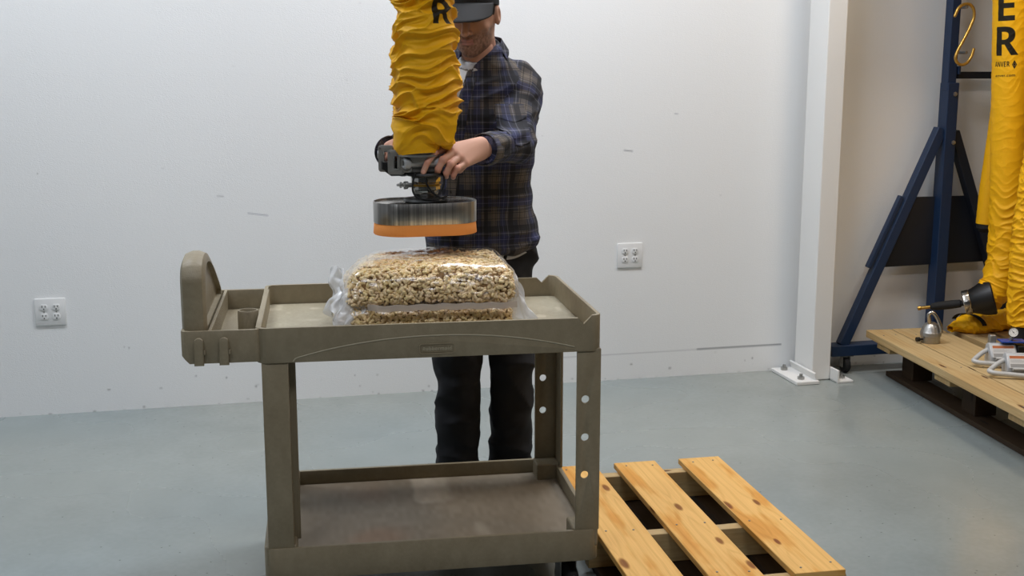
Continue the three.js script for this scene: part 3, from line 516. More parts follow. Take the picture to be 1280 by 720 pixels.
// ---------------------------------------------------------------- the man behind the cart
{
  const t = thing('person', 'man in a dark plaid shirt, black cap and dark jeans gripping the lifter handles', 'person', [0, 0, 0]);
  const root = V(0.83, 0, 1.4); t.position.copy(root);
  const add = (name, g, m, label, parent = t) => { g.translate(-root.x, -root.y, -root.z); return part(name, g, m, parent, label); };
  // joints in world metres
  const SL = [0.953, 1.452, 1.44], EL = [0.888, 1.27, 1.635], WL = [0.738, 1.272, 1.838];   // the arm on the right of the picture
  const SR = [0.69, 1.452, 1.45], ER = [0.515, 1.24, 1.615], WR = [0.457, 1.268, 1.82];
  const T = [[0.86, 0.200, 0.128, 0.825, 1.40], [0.94, 0.198, 0.128, 0.825, 1.40], [1.02, 0.180, 0.125, 0.823, 1.40], [1.12, 0.166, 0.122, 0.822, 1.405], [1.25, 0.172, 0.124, 0.822, 1.42], [1.36, 0.182, 0.125, 0.822, 1.435], [1.45, 0.165, 0.108, 0.82, 1.44], [1.51, 0.11, 0.085, 0.815, 1.448], [1.56, 0.07, 0.072, 0.81, 1.46], [1.62, 0.06, 0.065, 0.805, 1.47]];
  function torso(x, y, z, inset = 0) {
    let i = 0; while (i < T.length - 2 && y > T[i + 1][0]) i++; const A = T[i], B = T[i + 1], q = clamp((y - A[0]) / (B[0] - A[0]), 0, 1), s = q * q * (3 - 2 * q) * 0.5 + q * 0.5;
    const a = lerp(A[1], B[1], s) - inset, b = lerp(A[2], B[2], s) - inset, dx = (x - lerp(A[3], B[3], s)), dz = (z - lerp(A[4], B[4], s));
    const e = 2.5, k = Math.pow(Math.pow(Math.abs(dx) / a, e) + Math.pow(Math.abs(dz) / b, e), 1 / e); return (k - 1) * Math.min(a, b) * 0.95;
  }
  const folds = (x, y, z, a) => a * (0.6 * (1 - Math.abs(noise(x * 9 + y * 4, y * 22 - x * 6, z * 9)) * 2) + 0.5 * noise(x * 22, y * 30, z * 22));
  const HEM = y => y;
  function shirtSolid(x, y, z) {
    let d = smax(torso(x, y, z), 0.885 + 0.018 * noise(x * 9, z * 9, 3) - 0.03 * sstep(0.9, 1.02, x) * -1 - y, 0.01);
    d = smax(d, y - 1.6 + 0.35 * (z - 1.47), 0.01);
    d = smin(d, cap(x, y, z, [0.80, 1.51, 1.44], [0.935, 1.478, 1.437], 0.05, 0.056), 0.05);
    d = smin(d, cap(x, y, z, [0.82, 1.51, 1.44], [0.71, 1.475, 1.44], 0.05, 0.056), 0.05);
    for (const [S, E, W] of [[SL, EL, WL], [SR, ER, WR]]) {
      let a = smin(cap(x, y, z, S, E, 0.07, 0.056), cap(x, y, z, E, W, 0.055, 0.047), 0.03);
      const along = ((x - E[0]) * (W[0] - E[0]) + (y - E[1]) * (W[1] - E[1]) + (z - E[2]) * (W[2] - E[2])) / Math.hypot(W[0] - E[0], W[1] - E[1], W[2] - E[2]) - Math.hypot(W[0] - E[0], W[1] - E[1], W[2] - E[2]);
      a = smax(a, along + 0.004, 0.006); // flat cuff end
      a += 0.5 * folds(x * 1.3, y * 1.1, z * 1.3, 0.013);
      d = smin(d, a, 0.035);
    }
    return d - folds(x, y, z, 0.0075);
  }
  const vee = (x, y, z) => Math.max(Math.abs(x - 0.715 - 0.12 * (y - 1.45)) - (y - 1.40) * 0.26 - 0.9 * Math.max(0, y - 1.51) - 0.002, 1.46 - z, 1.38 - y);
  const shirt = (x, y, z) => { const d = shirtSolid(x, y, z); return Math.max(d, -vee(x, y, z)); };
  // plaid cloth: uv from the limb each face belongs to
  const plaid = (() => {
    const n = 256, base = [36, 37, 44];
    const band = (p, a, b) => { const d = ((p % 256) + 256) % 256; return d >= a && d < b ? 1 : 0; };
    return pix(n, n, (x, y) => {
      let c = base.slice(); const tw = ((x + y) >> 1) % 4 < 2 ? 1 : 0.82;
      const A = (p) => [band(p, 20, 84), band(p, 120, 170), band(p, 30, 34) + band(p, 70, 74), band(p, 100, 106) + band(p, 184, 190), band(p, 200, 240), band(p, 143, 147)];
      const u = A(x), v = A(y);
      const mix = (k, col) => { c = c.map((q, i) => lerp(q, col[i], k)); };
      mix(0.5 * u[0], [86, 76, 64]); mix(0.5 * v[0], [88, 78, 66]); mix(0.5 * u[1], [32, 36, 66]); mix(0.5 * v[1], [30, 34, 66]);
      mix(0.6 * u[4], [14, 14, 17]); mix(0.6 * v[4], [14, 14, 17]);
      mix(0.36 * Math.min(1, u[3]), [120, 118, 126]); mix(0.34 * Math.min(1, v[3]), [120, 118, 124]); mix(0.6 * Math.min(1, u[2]), [16, 16, 18]); mix(0.6 * Math.min(1, v[2]), [16, 16, 18]); mix(0.45 * u[5], [104, 104, 128]); mix(0.45 * v[5], [104, 104, 128]);
      return c.map(q => q * tw * 1.4 + 3);
    });
  })();
  const shirtMat = withBump(mat(0xffffff, 0.9, 0, { map: plaid, sheen: 0.1, sheenRoughness: 0.8, sheenColor: C(0x55555f) }), weaveBump, 12, 0.0003);
  const TILE = 0.125;
  function limbUV(g) {
    g = g.toNonIndexed(); const p = g.attributes.position, uv = new Float32Array(p.count * 2);
    const bones = [[SL, EL], [EL, WL], [SR, ER], [ER, WR]];
    for (let i = 0; i < p.count; i += 3) {
      const c = [0, 1, 2].map(k => (p.array[i * 3 + k] + p.array[i * 3 + 3 + k] + p.array[i * 3 + 6 + k]) / 3);
      let best = torso(...c) + 0.012, bi = -1; bones.forEach(([a, b], k) => { const d = cap(...c, a, b, 0.066, 0.052); if (d < best) { best = d; bi = k; } });
      let a0 = 0;
      for (let v = 0; v < 3; v++) {
        const x = p.getX(i + v), y = p.getY(i + v), z = p.getZ(i + v); let u, w, R = 0.165, ang;
        if (bi < 0) { ang = Math.atan2(x - 0.823, z - 1.42); w = y; } else {
          const [a, b] = bones[bi], A = V(...a), D = V(...b).sub(A), len = D.length(); D.normalize(); const q = V(x, y, z).sub(A); w = q.dot(D) + bi * 0.07; q.addScaledVector(D, -q.dot(D));
          const e1 = V(0.3, 0.1, 1).addScaledVector(D, -V(0.3, 0.1, 1).dot(D)).normalize(), e2 = D.clone().cross(e1); ang = Math.atan2(q.dot(e2), q.dot(e1)); R = 0.06;
        }
        if (v === 0) a0 = ang; else { if (ang - a0 > Math.PI) ang -= 2 * Math.PI; if (ang - a0 < -Math.PI) ang += 2 * Math.PI; }
        uv[(i + v) * 2] = ang * R / TILE; uv[(i + v) * 2 + 1] = w / TILE;
      }
    }
    g.setAttribute('uv', new THREE.BufferAttribute(uv, 2)); return g;
  }
  const sg = limbUV(nets(shirt, [0.36, 0.84, 1.22], [1.07, 1.63, 1.9], 0.0085));
  const sh = add('shirt', sg, shirtMat, 'dark navy and brown plaid button shirt');
  // patches that lie on the shirt: pocket, collar, placket
  function onShirt(x, y, off, z0 = 1.75) { let z = z0; for (let i = 0; i < 60; i++) { const d = shirtSolid(x, y, z); if (d < 0.0006) break; z -= Math.max(d * 0.7, 0.0008); if (z < 1.2) break; } return [x, y, z + off]; }
  const planar = (g) => { const p = g.attributes.position, u = g.attributes.uv; for (let i = 0; i < p.count; i++) u.setXY(i, p.getX(i) / TILE * 1.05 + 0.3, p.getY(i) / TILE + 0.15); return g; };
  add('pocket', planar(sheet((s, q) => onShirt(lerp(0.838, 0.925, s), lerp(1.395, 1.285 - 0.012 * (1 - Math.abs(s * 2 - 1)), q), 0.003 + 0.0012 * Math.sin(q * 12)), 16, 20, 0.002)), shirtMat, undefined, sh);
  add('pocket_flap', planar(sheet((s, q) => onShirt(lerp(0.836, 0.927, s), lerp(1.4, 1.358 - 0.015 * (1 - Math.abs(s * 2 - 1)), q), 0.0055), 16, 8, 0.002)), shirtMat, undefined, sh);
  add('placket', planar(sheet((s, q) => { const y = lerp(1.485, 0.9, q), x = 0.721 + 0.12 * (y - 1.45) + Math.max(0, y - 1.40) * 0.26 + 0.9 * Math.max(0, y - 1.51) + s * 0.032; return onShirt(x, y, 0.004); }, 5, 70, 0.002)), shirtMat, undefined, sh);
  const colg = [];
  for (const sd of [1, -1]) colg.push(planar(sheet((s, q) => { // folded collar wings round the neck
    const a = lerp(1.0, 2.9, s), top = 1.612 - 0.012 * Math.cos(a), r = lerp(0.064, 0.086 + 0.012 * Math.cos(a), q);
    const drop = lerp(0, 0.034 + 0.038 * Math.max(0, Math.cos(a)) ** 2, q); return [0.812 + sd * Math.sin(a) * r * 1.05 - 0.012 * Math.cos(a), top - drop - 0.03 * Math.max(0, Math.cos(a)), 1.462 + Math.cos(a) * r];
  }, 26, 6, sd * 0.002)));
  add('collar', merge(colg), shirtMat, undefined, sh);
  for (const y of [1.33, 1.22, 1.11, 1.0]) { const p = onShirt(0.737 + 0.12 * (y - 1.45), y, 0.006); const b = new THREE.CylinderGeometry(0.0055, 0.0055, 0.002, 14); b.rotateX(Math.PI / 2); b.translate(...p); add('button', b, mat(0x202024, 0.4), undefined, sh); }
  for (const [E, W] of [[EL, WL], [ER, WR]]) { // cuff bands
    const A = V(...E), B = V(...W), D = B.clone().sub(A).normalize(); const g = lathe([[0.044, -0.05], [0.05, -0.05], [0.0515, -0.02], [0.05, 0.0], [0.047, 0.0]], 40); { const u = g.attributes.uv; for (let i = 0; i < u.count; i++) u.setXY(i, u.getX(i) * 2.5, u.getY(i) * 0.4); }
    add('cuff', aim(g, B, D), shirtMat, undefined, sh);
  }
  // white undershirt with a ribbed neck
  const tee = (x, y, z) => Math.max(torso(x, y, z, 0.006), 1.2 - y, y - 1.54 + 0.35 * (z - 1.5), 1.40 - z);
  const tg = add('undershirt', nets(tee, [0.62, 1.18, 1.38], [1.02, 1.58, 1.6], 0.009), mat(0xd9dadb, 0.9), 'white crew-neck undershirt');
  add('neck_band', nets((x, y, z) => Math.max(torso(x, y, z, 0.003), Math.abs(y - 1.528 + 0.35 * (z - 1.5)) - 0.013, 1.42 - z), [0.66, 1.44, 1.4], [0.96, 1.58, 1.6], 0.006), mat(0xb4b6ba, 0.9), undefined, tg);
  add('undershirt_hem', sheet((s, q) => { const a = lerp(-0.5, 1.75, s), x = 0.825 + Math.sin(a) * 0.186; return [x, lerp(0.96, 0.872 + 0.03 * sstep(0.9, 1.02, x), q), 1.39 + Math.cos(a) * 0.118]; }, 24, 4, 0.002), mat(0xd9dadb, 0.9), undefined, tg);
  // jeans
  const legs = [[[0.738, 0.86, 1.37], [0.733, 0.49, 1.385], [0.742, 0.06, 1.35]], [[0.925, 0.86, 1.37], [0.935, 0.49, 1.375], [0.935, 0.06, 1.345]]];
  const jeans = (x, y, z) => {
    let d = smax(ell(x, y, z, [0.83, 0.88, 1.385], [0.178, 0.16, 0.115]), y - 0.98, 0.01);
    for (const [h, k, a] of legs) d = smin(d, smin(cap(x, y, z, h, k, 0.092, 0.073), cap(x, y, z, k, a, 0.073, 0.072), 0.03), 0.03);
    d = smax(d, 0.035 - y, 0.008);
    return d - 0.011 * (1 - Math.abs(noise(x * 9 + y * 5, y * 15, z * 9)) * 2) - 0.003 * noise(x * 30, y * 40, z * 30);
  };
  const denim = withBump(mat(0x1a1b20, 0.9, 0), weaveBump, 30, 0.0003);
  add('jeans', nets(jeans, [0.6, 0.02, 1.2], [1.08, 1.0, 1.55], 0.0105), denim, 'dark jeans');
  for (const [i, [h, k, a]] of legs.entries()) {
    const f = (x, y, z) => { let d = smin(ell(x, y, z, [a[0], 0.035, a[2] + 0.085], [0.05, 0.05, 0.115]), ell(x, y, z, [a[0], 0.05, a[2] - 0.01], [0.042, 0.06, 0.065]), 0.04); return smax(d, 0.012 - y, 0.004); };
    const s = add('shoe', nets(f, [a[0] - 0.08, -0.01, a[2] - 0.1], [a[0] + 0.08, 0.13, a[2] + 0.22], 0.007), mat(0x1b1714, 0.6));
    const so = new THREE.Shape(); so.absellipse(0, 0, 0.05, 0.143, 0, Math.PI * 2); const sgm = up(so, 0.016, 0, 0.003, 20); sgm.translate(a[0], 0, a[2] + 0.055); add('sole', sgm, M.rubber, undefined, s);
    s.updateMatrix();
  }
  // body: head with a face, neck, arms and hands in one mesh
  const HP = V(0.776, 1.688, 1.497), HQ = new THREE.Quaternion().setFromEuler(new THREE.Euler(0.26, -0.46, 0.02, 'YXZ'));
  const headF = (x, y, z) => {
    const ax = Math.abs(x);
    let d = smin(ell(x, y, z, [0, 0.03, -0.015], [0.077, 0.1, 0.097]), ell(x, y, z, [0, -0.03, 0.02], [0.064, 0.088, 0.072]), 0.03);
    d = smin(d, ell(x, y, z, [0, -0.078, 0.032], [0.05, 0.042, 0.056]), 0.025); d = smin(d, ell(x, y, z, [0, -0.104, 0.066], [0.024, 0.02, 0.02]), 0.02);
    d = smin(d, cap(ax, y, z, [0.0, 0.03, 0.083], [0.042, 0.028, 0.066], 0.012, 0.01), 0.012);
    d = smax(d, -ell(ax, y, z, [0.032, 0.006, 0.096], [0.017, 0.011, 0.016]), 0.012);
    d = smin(d, ell(ax, y, z, [0.032, 0.003, 0.073], [0.0145, 0.0115, 0.013]), 0.004);
    d = smin(d, cap(ax, y, z, [0.046, -0.03, 0.058], [0.036, -0.035, 0.066], 0.016, 0.014), 0.02);
    d = smin(d, cap(x, y, z, [0, 0.01, 0.09], [0, -0.034, 0.112], 0.009, 0.0125), 0.012); d = smin(d, ell(ax, y, z, [0.0115, -0.04, 0.094], [0.009, 0.008, 0.011]), 0.006);
    d = smin(d, cap(ax, y, z, [0, -0.0635, 0.0945], [0.021, -0.067, 0.083], 0.006, 0.003), 0.006); d = smin(d, cap(ax, y, z, [0, -0.074, 0.093], [0.018, -0.072, 0.083], 0.0068, 0.003), 0.006);
    d = smax(d, -cap(ax, y, z, [0, -0.0685, 0.101], [0.02, -0.0695, 0.089], 0.0016, 0.001), 0.004);
    let e = ell(ax, y, z, [0.08, -0.004, -0.012], [0.011, 0.033, 0.021]); e = smax(e, -ell(ax, y, z, [0.093, -0.002, -0.008], [0.009, 0.02, 0.011]), 0.006); d = smin(d, e, 0.008);
    d = smin(d, cap(x, y, z, [0, -0.06, -0.02], [0.0, -0.2, -0.065], 0.056, 0.062), 0.03);
    return d;
  };
  const hg = nets(headF, [-0.11, -0.19, -0.13], [0.11, 0.15, 0.13], 0.0033);
  const skin = [0.58, 0.32, 0.225];
  const paint = (g, f) => { const p = g.attributes.position, c = new Float32Array(p.count * 3); for (let i = 0; i < p.count; i++) c.set(f(p.getX(i), p.getY(i), p.getZ(i)), i * 3); g.setAttribute('color', new THREE.BufferAttribute(c, 3)); return g; };
  paint(hg, (x, y, z) => {
    const ax = Math.abs(x); let c = skin.map(v => v * (0.97 + 0.05 * noise(x * 60, y * 60, z * 60)));
    const mix = (k, q) => { c = c.map((v, i) => lerp(v, q[i], clamp(k, 0, 1))); };
    const bd = sstep(-0.035, -0.06, y - 0.3 * ax) * sstep(0.0, 0.03, z) * sstep(0.2, 0.12, Math.abs(y + 0.085) * 2) + sstep(-0.042, -0.052, y) * sstep(-0.1, -0.06, y) * sstep(0.03, 0.05, z);
    mix(0.72 * Math.min(1, bd) * (0.8 + 0.4 * noise(x * 200, y * 200, z * 200)), [0.075, 0.04, 0.025]);
    if (y > -0.078 && y < -0.059 && ax < 0.02 && z > 0.085) mix(0.6, [0.42, 0.17, 0.14]);
    mix(0.85 * sstep(0.0075, 0.004, Math.abs(y - 0.0285 + 0.12 * Math.abs(ax - 0.03))) * sstep(0.05, 0.044, ax) * sstep(0.01, 0.016, ax) * sstep(0.05, 0.06, z), [0.05, 0.03, 0.02]);
    mix(0.8 * sstep(0.003, 0.001, Math.abs(y + 0.004 - 8 * (ax - 0.032) ** 2)) * sstep(0.015, 0.012, Math.abs(ax - 0.032)) * sstep(0.06, 0.07, z), [0.04, 0.025, 0.02]);
    return c;
  });
  const toW = (g) => { g.applyMatrix4(new THREE.Matrix4().compose(HP, HQ, V(1, 1, 1))); return g; };
  toW(hg);
  // coarse body inside the clothes
  const bodyF = (x, y, z) => {
    let d = Math.max(torso(x, y, z, 0.025), y - 1.5, 1.02 - y); d = smin(d, cap(x, y, z, [0.805, 1.47, 1.45], [0.795, 1.58, 1.475], 0.055, 0.053), 0.03);
    for (const [S, E, W] of [[SL, EL, WL], [SR, ER, WR]]) { const e = [lerp(E[0], W[0], 1.04), lerp(E[1], W[1], 1.04), lerp(E[2], W[2], 1.04)]; d = smin(d, smin(cap(x, y, z, S, E, 0.045, 0.037), cap(x, y, z, E, e, 0.037, 0.0285), 0.02), 0.03); }
    for (const [h, k, a] of legs) d = smin(d, smin(cap(x, y, z, h, k, 0.07, 0.05), cap(x, y, z, k, a, 0.05, 0.035), 0.02), 0.04);
    return d;
  };
  const bg = paint(nets(bodyF, [0.36, 0.02, 1.22], [1.07, 1.63, 1.92], 0.012), () => skin);
  // a hand: palm from wrist points to knuckles, four finger chains, thumb
  function hand(wr, fingers, thumb) {
    const f = (x, y, z) => {
      let d = 1; const K = fingers.map(c => c[0]);
      K.forEach((k, i) => { const w = [lerp(wr[0][0], wr[1][0], i / 3), lerp(wr[0][1], wr[1][1], i / 3), lerp(wr[0][2], wr[1][2], i / 3)]; d = smin(d, cap(x, y, z, w, k, 0.0205, 0.014), 0.016); });
      fingers.forEach((c, i) => { const r = [0.0113, 0.0116, 0.011, 0.0098][i]; let q = 1; for (let j = 0; j < 3; j++) q = smin(q, cap(x, y, z, c[j], c[j + 1], r * (1 - 0.09 * j), r * (0.93 - 0.1 * j)), 0.003); q = smin(q, ell(x, y, z, c[1], [r * 1.04, r * 1.04, r * 1.04]), 0.003); d = smin(d, q, 0.0045); });
      d = smin(d, smin(cap(x, y, z, thumb[0], thumb[1], 0.017, 0.0125), cap(x, y, z, thumb[1], thumb[2], 0.0118, 0.0092), 0.004), 0.009);
      return d;
    };
    const all = [...wr, ...fingers.flat(), ...thumb], lo = [0, 1, 2].map(k => Math.min(...all.map(p => p[k])) - 0.03), hi = [0, 1, 2].map(k => Math.max(...all.map(p => p[k])) + 0.03);
    const K = fingers.map(c => c[0]);
    return paint(nets(f, lo, hi, 0.0027), (x, y, z) => { let k = 0; for (const c of fingers) for (const j of [0, 1, 2]) k = Math.max(k, sstep(0.016, 0.004, Math.hypot(x - c[j][0], y - c[j][1], z - c[j][2]) - 0.004)); return [skin[0] * (1.06 + 0.02 * k), skin[1] * (1.08 - 0.16 * k), skin[2] * (1.1 - 0.2 * k)]; });
  }
  const HL = hand([[0.728, 1.292, 1.852], [0.732, 1.262, 1.85]], [
    [[0.603, 1.284, 1.948], [0.561, 1.277, 1.993], [0.540, 1.251, 2.004], [0.528, 1.222, 2.0]],
    [[0.622, 1.274, 1.956], [0.586, 1.256, 2.0], [0.572, 1.230, 1.996], [0.572, 1.214, 1.978]],
    [[0.641, 1.259, 1.956], [0.608, 1.242, 1.996], [0.597, 1.217, 1.99], [0.600, 1.205, 1.972]],
    [[0.660, 1.241, 1.950], [0.630, 1.228, 1.984], [0.620, 1.209, 1.979], [0.622, 1.201, 1.965]]], [[0.695, 1.26, 1.88], [0.648, 1.222, 1.925], [0.606, 1.216, 1.95]]);
  const HR = hand([[0.462, 1.276, 1.828], [0.458, 1.246, 1.826]], [
    [[0.487, 1.297, 1.9], [0.480, 1.288, 1.936], [0.468, 1.266, 1.94], [0.462, 1.25, 1.925]],
    [[0.472, 1.299, 1.897], [0.462, 1.286, 1.928], [0.452, 1.262, 1.93], [0.449, 1.248, 1.914]],
    [[0.456, 1.296, 1.89], [0.445, 1.28, 1.918], [0.437, 1.258, 1.918], [0.437, 1.246, 1.902]],
    [[0.442, 1.288, 1.88], [0.431, 1.273, 1.903], [0.426, 1.254, 1.9], [0.428, 1.245, 1.888]]], [[0.488, 1.268, 1.85], [0.5, 1.252, 1.885], [0.484, 1.243, 1.915]]);
  const bm = (list) => { const q = mergeGeometries(list.map(g => { const o = g.toNonIndexed(); for (const k of Object.keys(o.attributes)) if (!['position', 'normal', 'color'].includes(k)) o.deleteAttribute(k); return o; })); return q; };
  add('body', bm([hg, bg, HL, HR]), mat(0xffffff, 0.55, 0, { vertexColors: true, specularIntensity: 0.6 }), 'light skin with short dark stubble');
  const nails = [[[0.528, 1.222, 2.0], [0.540, 1.251, 2.004]]].map(([a, b]) => { const g = new THREE.SphereGeometry(1, 14, 10); g.scale(0.0052, 0.0068, 0.002); g.rotateX(0.1); g.translate(a[0] - 0.0005, a[1] + 0.001, a[2] + 0.0078); return g; });
  add('fingernail', merge(nails), mat(0xd9a592, 0.35));
  // hair and cap
  const hair = (x, y, z) => { let d = ell(x, y, z, [0, 0.028, -0.018], [0.0805, 0.1, 0.1]); d = Math.max(d, y - 0.06, z - 0.03 - 0.5 * Math.max(0, -y), -(y + 0.062 + 0.3 * (z + 0.02))); return d - 0.0015 * noise(x * 120, y * 60, z * 120); };
  add('hair', toW(nets(hair, [-0.1, -0.09, -0.13], [0.1, 0.09, 0.07], 0.005)), mat(0x1c130d, 0.8));
  const crown = (x, y, z) => { const o = ell(x, y, z, [0, 0.04, -0.012], [0.086, 0.098, 0.105]); return Math.max(o, -(o + 0.006), 0.03 + 0.28 * z - y) - 0.0008 * noise(x * 50, y * 50, z * 50); };
  const cp = add('cap', toW(nets(crown, [-0.1, 0.02, -0.13], [0.1, 0.15, 0.11], 0.0042)), withBump(mat(0x131315, 0.85), weaveBump, 20, 0.0002), 'black baseball cap');
  const brim = toW(sheet((s, q) => { const a = lerp(-1.18, 1.18, s), r = lerp(0, 0.072 * Math.pow(Math.cos(a * 0.9), 0.6), q); const x = Math.sin(a) * (0.085 + 0.1 * r), z = -0.012 + Math.cos(a) * 0.102 + r; return [x, 0.056 - 2.2 * x * x - r * 0.62, z]; }, 36, 10, 0.004));
  add('brim', brim, mat(0x141415, 0.8), 'dark grey curved brim', cp);
  const btn = new THREE.SphereGeometry(0.007, 14, 10); btn.translate(0, 0.139, -0.012); add('cap_button', toW(btn), mat(0x131315, 0.8), undefined, cp);
}

// ---------------------------------------------------------------- wooden pallets
function plank(name, w, h, d, x, y, z, long, v, parent, mats = woodMat, rot = 0) {
  const len = long ? d : w, wid = long ? w : d, g = boxUV(box(w, h, d, 0, 0, 0, 0.003), long, 1 / Math.max(1.15, len * 1.06), 1 / Math.max(0.21, wid * 1.3), 0.5 + rr(-0.03, 0.03), 0.5 + rr(-0.1, 0.1)); g.rotateY(rot); g.translate(x, y, z);
  return part(name, g, Array.isArray(mats) ? mats[v] : mats, parent);
}
{
  const t = thing('pallet', 'small pale wooden pallet with three wide boards on the floor beside the cart', 'pallet', [1.318, 0, 2.08], -0.035);
  // local z runs along the boards
  [[-0.222, 0.155, 0], [0.0, 0.152, 1], [0.24, 0.152, 2]].forEach(([x, w, v], i) => { const b = plank('board', w, 0.02, 1.0, x, 0.13, 0.0 - i * 0.002, 2, v, t); for (const z of [-0.46, 0.1, 0.45]) for (const dx of [-0.045, 0.045]) { const n = new THREE.CylinderGeometry(0.0035, 0.0035, 0.002, 8); n.translate(x + dx + rr(-0.01, 0.01), 0.1405, z + rr(-0.012, 0.012)); part('nail', n, M.plateGrey, b); } });
  for (const z of [-0.44, 0.085, 0.462]) plank('stringer', 0.65, 0.094, 0.042, 0.0, 0.073, z, 0, 4, t, woodMat);
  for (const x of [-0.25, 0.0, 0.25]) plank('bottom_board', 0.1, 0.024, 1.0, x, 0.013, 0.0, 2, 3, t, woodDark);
}
{
  const t = thing('pallet', 'low wooden pallet of planks under the yellow tubes beside the blue stand', 'pallet', [3.008, 0, 0.205], -0.098);
  const bs = [[0.0, 0.13, 3], [0.137, 0.24, 4], [0.432, 0.14, 5], [0.6, 0.14, 3], [0.78, 0.14, 4]];
  bs.forEach(([x, w, v], i) => { const b = plank('plank', w, 0.036, 1.52, x + w / 2, 0.217, 0.76 + 0.012 * Math.sin(i * 4), 2, v, t); for (const z of [0.12, 0.75, 1.38]) for (const f of [0.25, 0.75]) { const n = new THREE.CylinderGeometry(0.004, 0.004, 0.002, 8); n.translate(x + w * f, 0.2355, z + rr(-0.02, 0.02)); part('nail', n, M.plateGrey, b); } });
  for (const z of [0.16, 0.75, 1.36]) plank('cross_board', 0.9, 0.034, 0.14, 0.47, 0.182, z, 0, 5, t);
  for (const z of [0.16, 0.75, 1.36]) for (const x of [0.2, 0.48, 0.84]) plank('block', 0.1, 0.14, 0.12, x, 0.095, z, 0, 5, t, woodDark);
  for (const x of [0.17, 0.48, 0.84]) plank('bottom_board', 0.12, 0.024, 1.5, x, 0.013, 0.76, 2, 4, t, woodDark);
}

// ---------------------------------------------------------------- blue stand
{
  const t = thing('steel_stand', 'dark blue steel A-frame stand on casters against the back wall', 'stand', [3.44, 0, 0.105]);
  const W = (x, y, z = 0.105) => V(x - 3.44, y, z - 0.105);
  part('outer_post', box(0.06, 1.31, 0.075, 0.006, 0.785, 0.0, 0.004), M.blue, t);
  part('inner_post', box(0.047, 1.5, 0.06, -0.002, 2.15, 0.0, 0.004), M.blue, t);
  part('collar', box(0.012, 0.04, 0.07, 0.034, 1.5, 0.0, 0.002), M.blue, t);
  part('leg', bar(W(3.41, 1.215), W(2.935, 0.14), 0.05, 0.05), M.blue, t);
  part('leg', bar(W(3.48, 1.2), W(3.9, 0.14), 0.05, 0.05), M.blueDark, t);
  const s = new THREE.Shape(); s.moveTo(-0.285, 0.525); s.lineTo(0.325, 0.535); s.lineTo(0.19, 0.875); s.lineTo(-0.17, 0.875); s.closePath();
  const g = ex(s, 0.012, 0.001); g.translate(0, 0, -0.03); part('gusset_plate', g, M.blueDark, t);
  part('edge_bar', bar(W(3.215, 0.885), W(3.055, 0.53), 0.022, 0.03), M.blue, t);
  part('base_beam', box(1.16, 0.055, 0.085, 0.0, 0.117, 0, 0.004), M.blue, t);
  part('cross_bar', box(1.1, 0.034, 0.04, 0.585, 1.476, 0.0, 0.003), M.blueDark, t);
  for (const [x, y] of [[0.022, 1.148], [0.014, 1.385]]) part('bolt', [aim(lathe([[0, 0], [0.011, 0], [0.011, 0.006], [0.006, 0.007], [0.006, 0.014], [0, 0.014]], 6), V(x, y, 0.037), V(0, 0, 1))], M.zinc, t);
  for (const [x, y] of [[0.016, 1.8], [0.03, 1.585]]) part('peg', rod(V(x, y, 0.025), V(x, y, 0.085), 0.0075), M.zinc, t);
  for (const x of [-0.49, 0.5]) {
    const c = new THREE.Group(); c.name = 'caster'; c.position.set(x, 0, 0.0); t.add(c);
    part('fork', [box(0.07, 0.006, 0.07, 0, 0.088, 0, 0.001), box(0.004, 0.06, 0.03, -0.02, 0.06, 0.012, 0.001), box(0.004, 0.06, 0.03, 0.02, 0.06, 0.012, 0.001)], M.plateGrey, c);
    part('wheel', aim(lathe([[0.01, -0.014], [0.034, -0.014], [0.039, -0.008], [0.039, 0.008], [0.034, 0.014], [0.01, 0.014]]), V(0, 0.039, 0.015), V(1, 0, 0)), M.rubber, c);
  }
}
{
  const t = thing('s_hook', 'yellow metal S-shaped hook hanging from pegs on the blue stand', 'hook', [3.465, 1.68, 0.178]);
  const p = [[3.402, 1.758], [3.418, 1.793], [3.445, 1.812], [3.478, 1.812], [3.5, 1.79], [3.505, 1.755], [3.49, 1.71], [3.455, 1.64], [3.428, 1.59], [3.42, 1.56], [3.43, 1.538], [3.455, 1.526], [3.483, 1.535], [3.505, 1.565], [3.516, 1.6]].map(([x, y]) => V(x - 3.465, y - 1.68, 0));
  part('rod', [tube(p, 0.0075, 90, 10), ...[p[0], p[p.length - 1]].map(q => { const s = new THREE.SphereGeometry(0.0075, 10, 8); s.translate(q.x, q.y, q.z); return s; })], M.hookYellow, t);
}

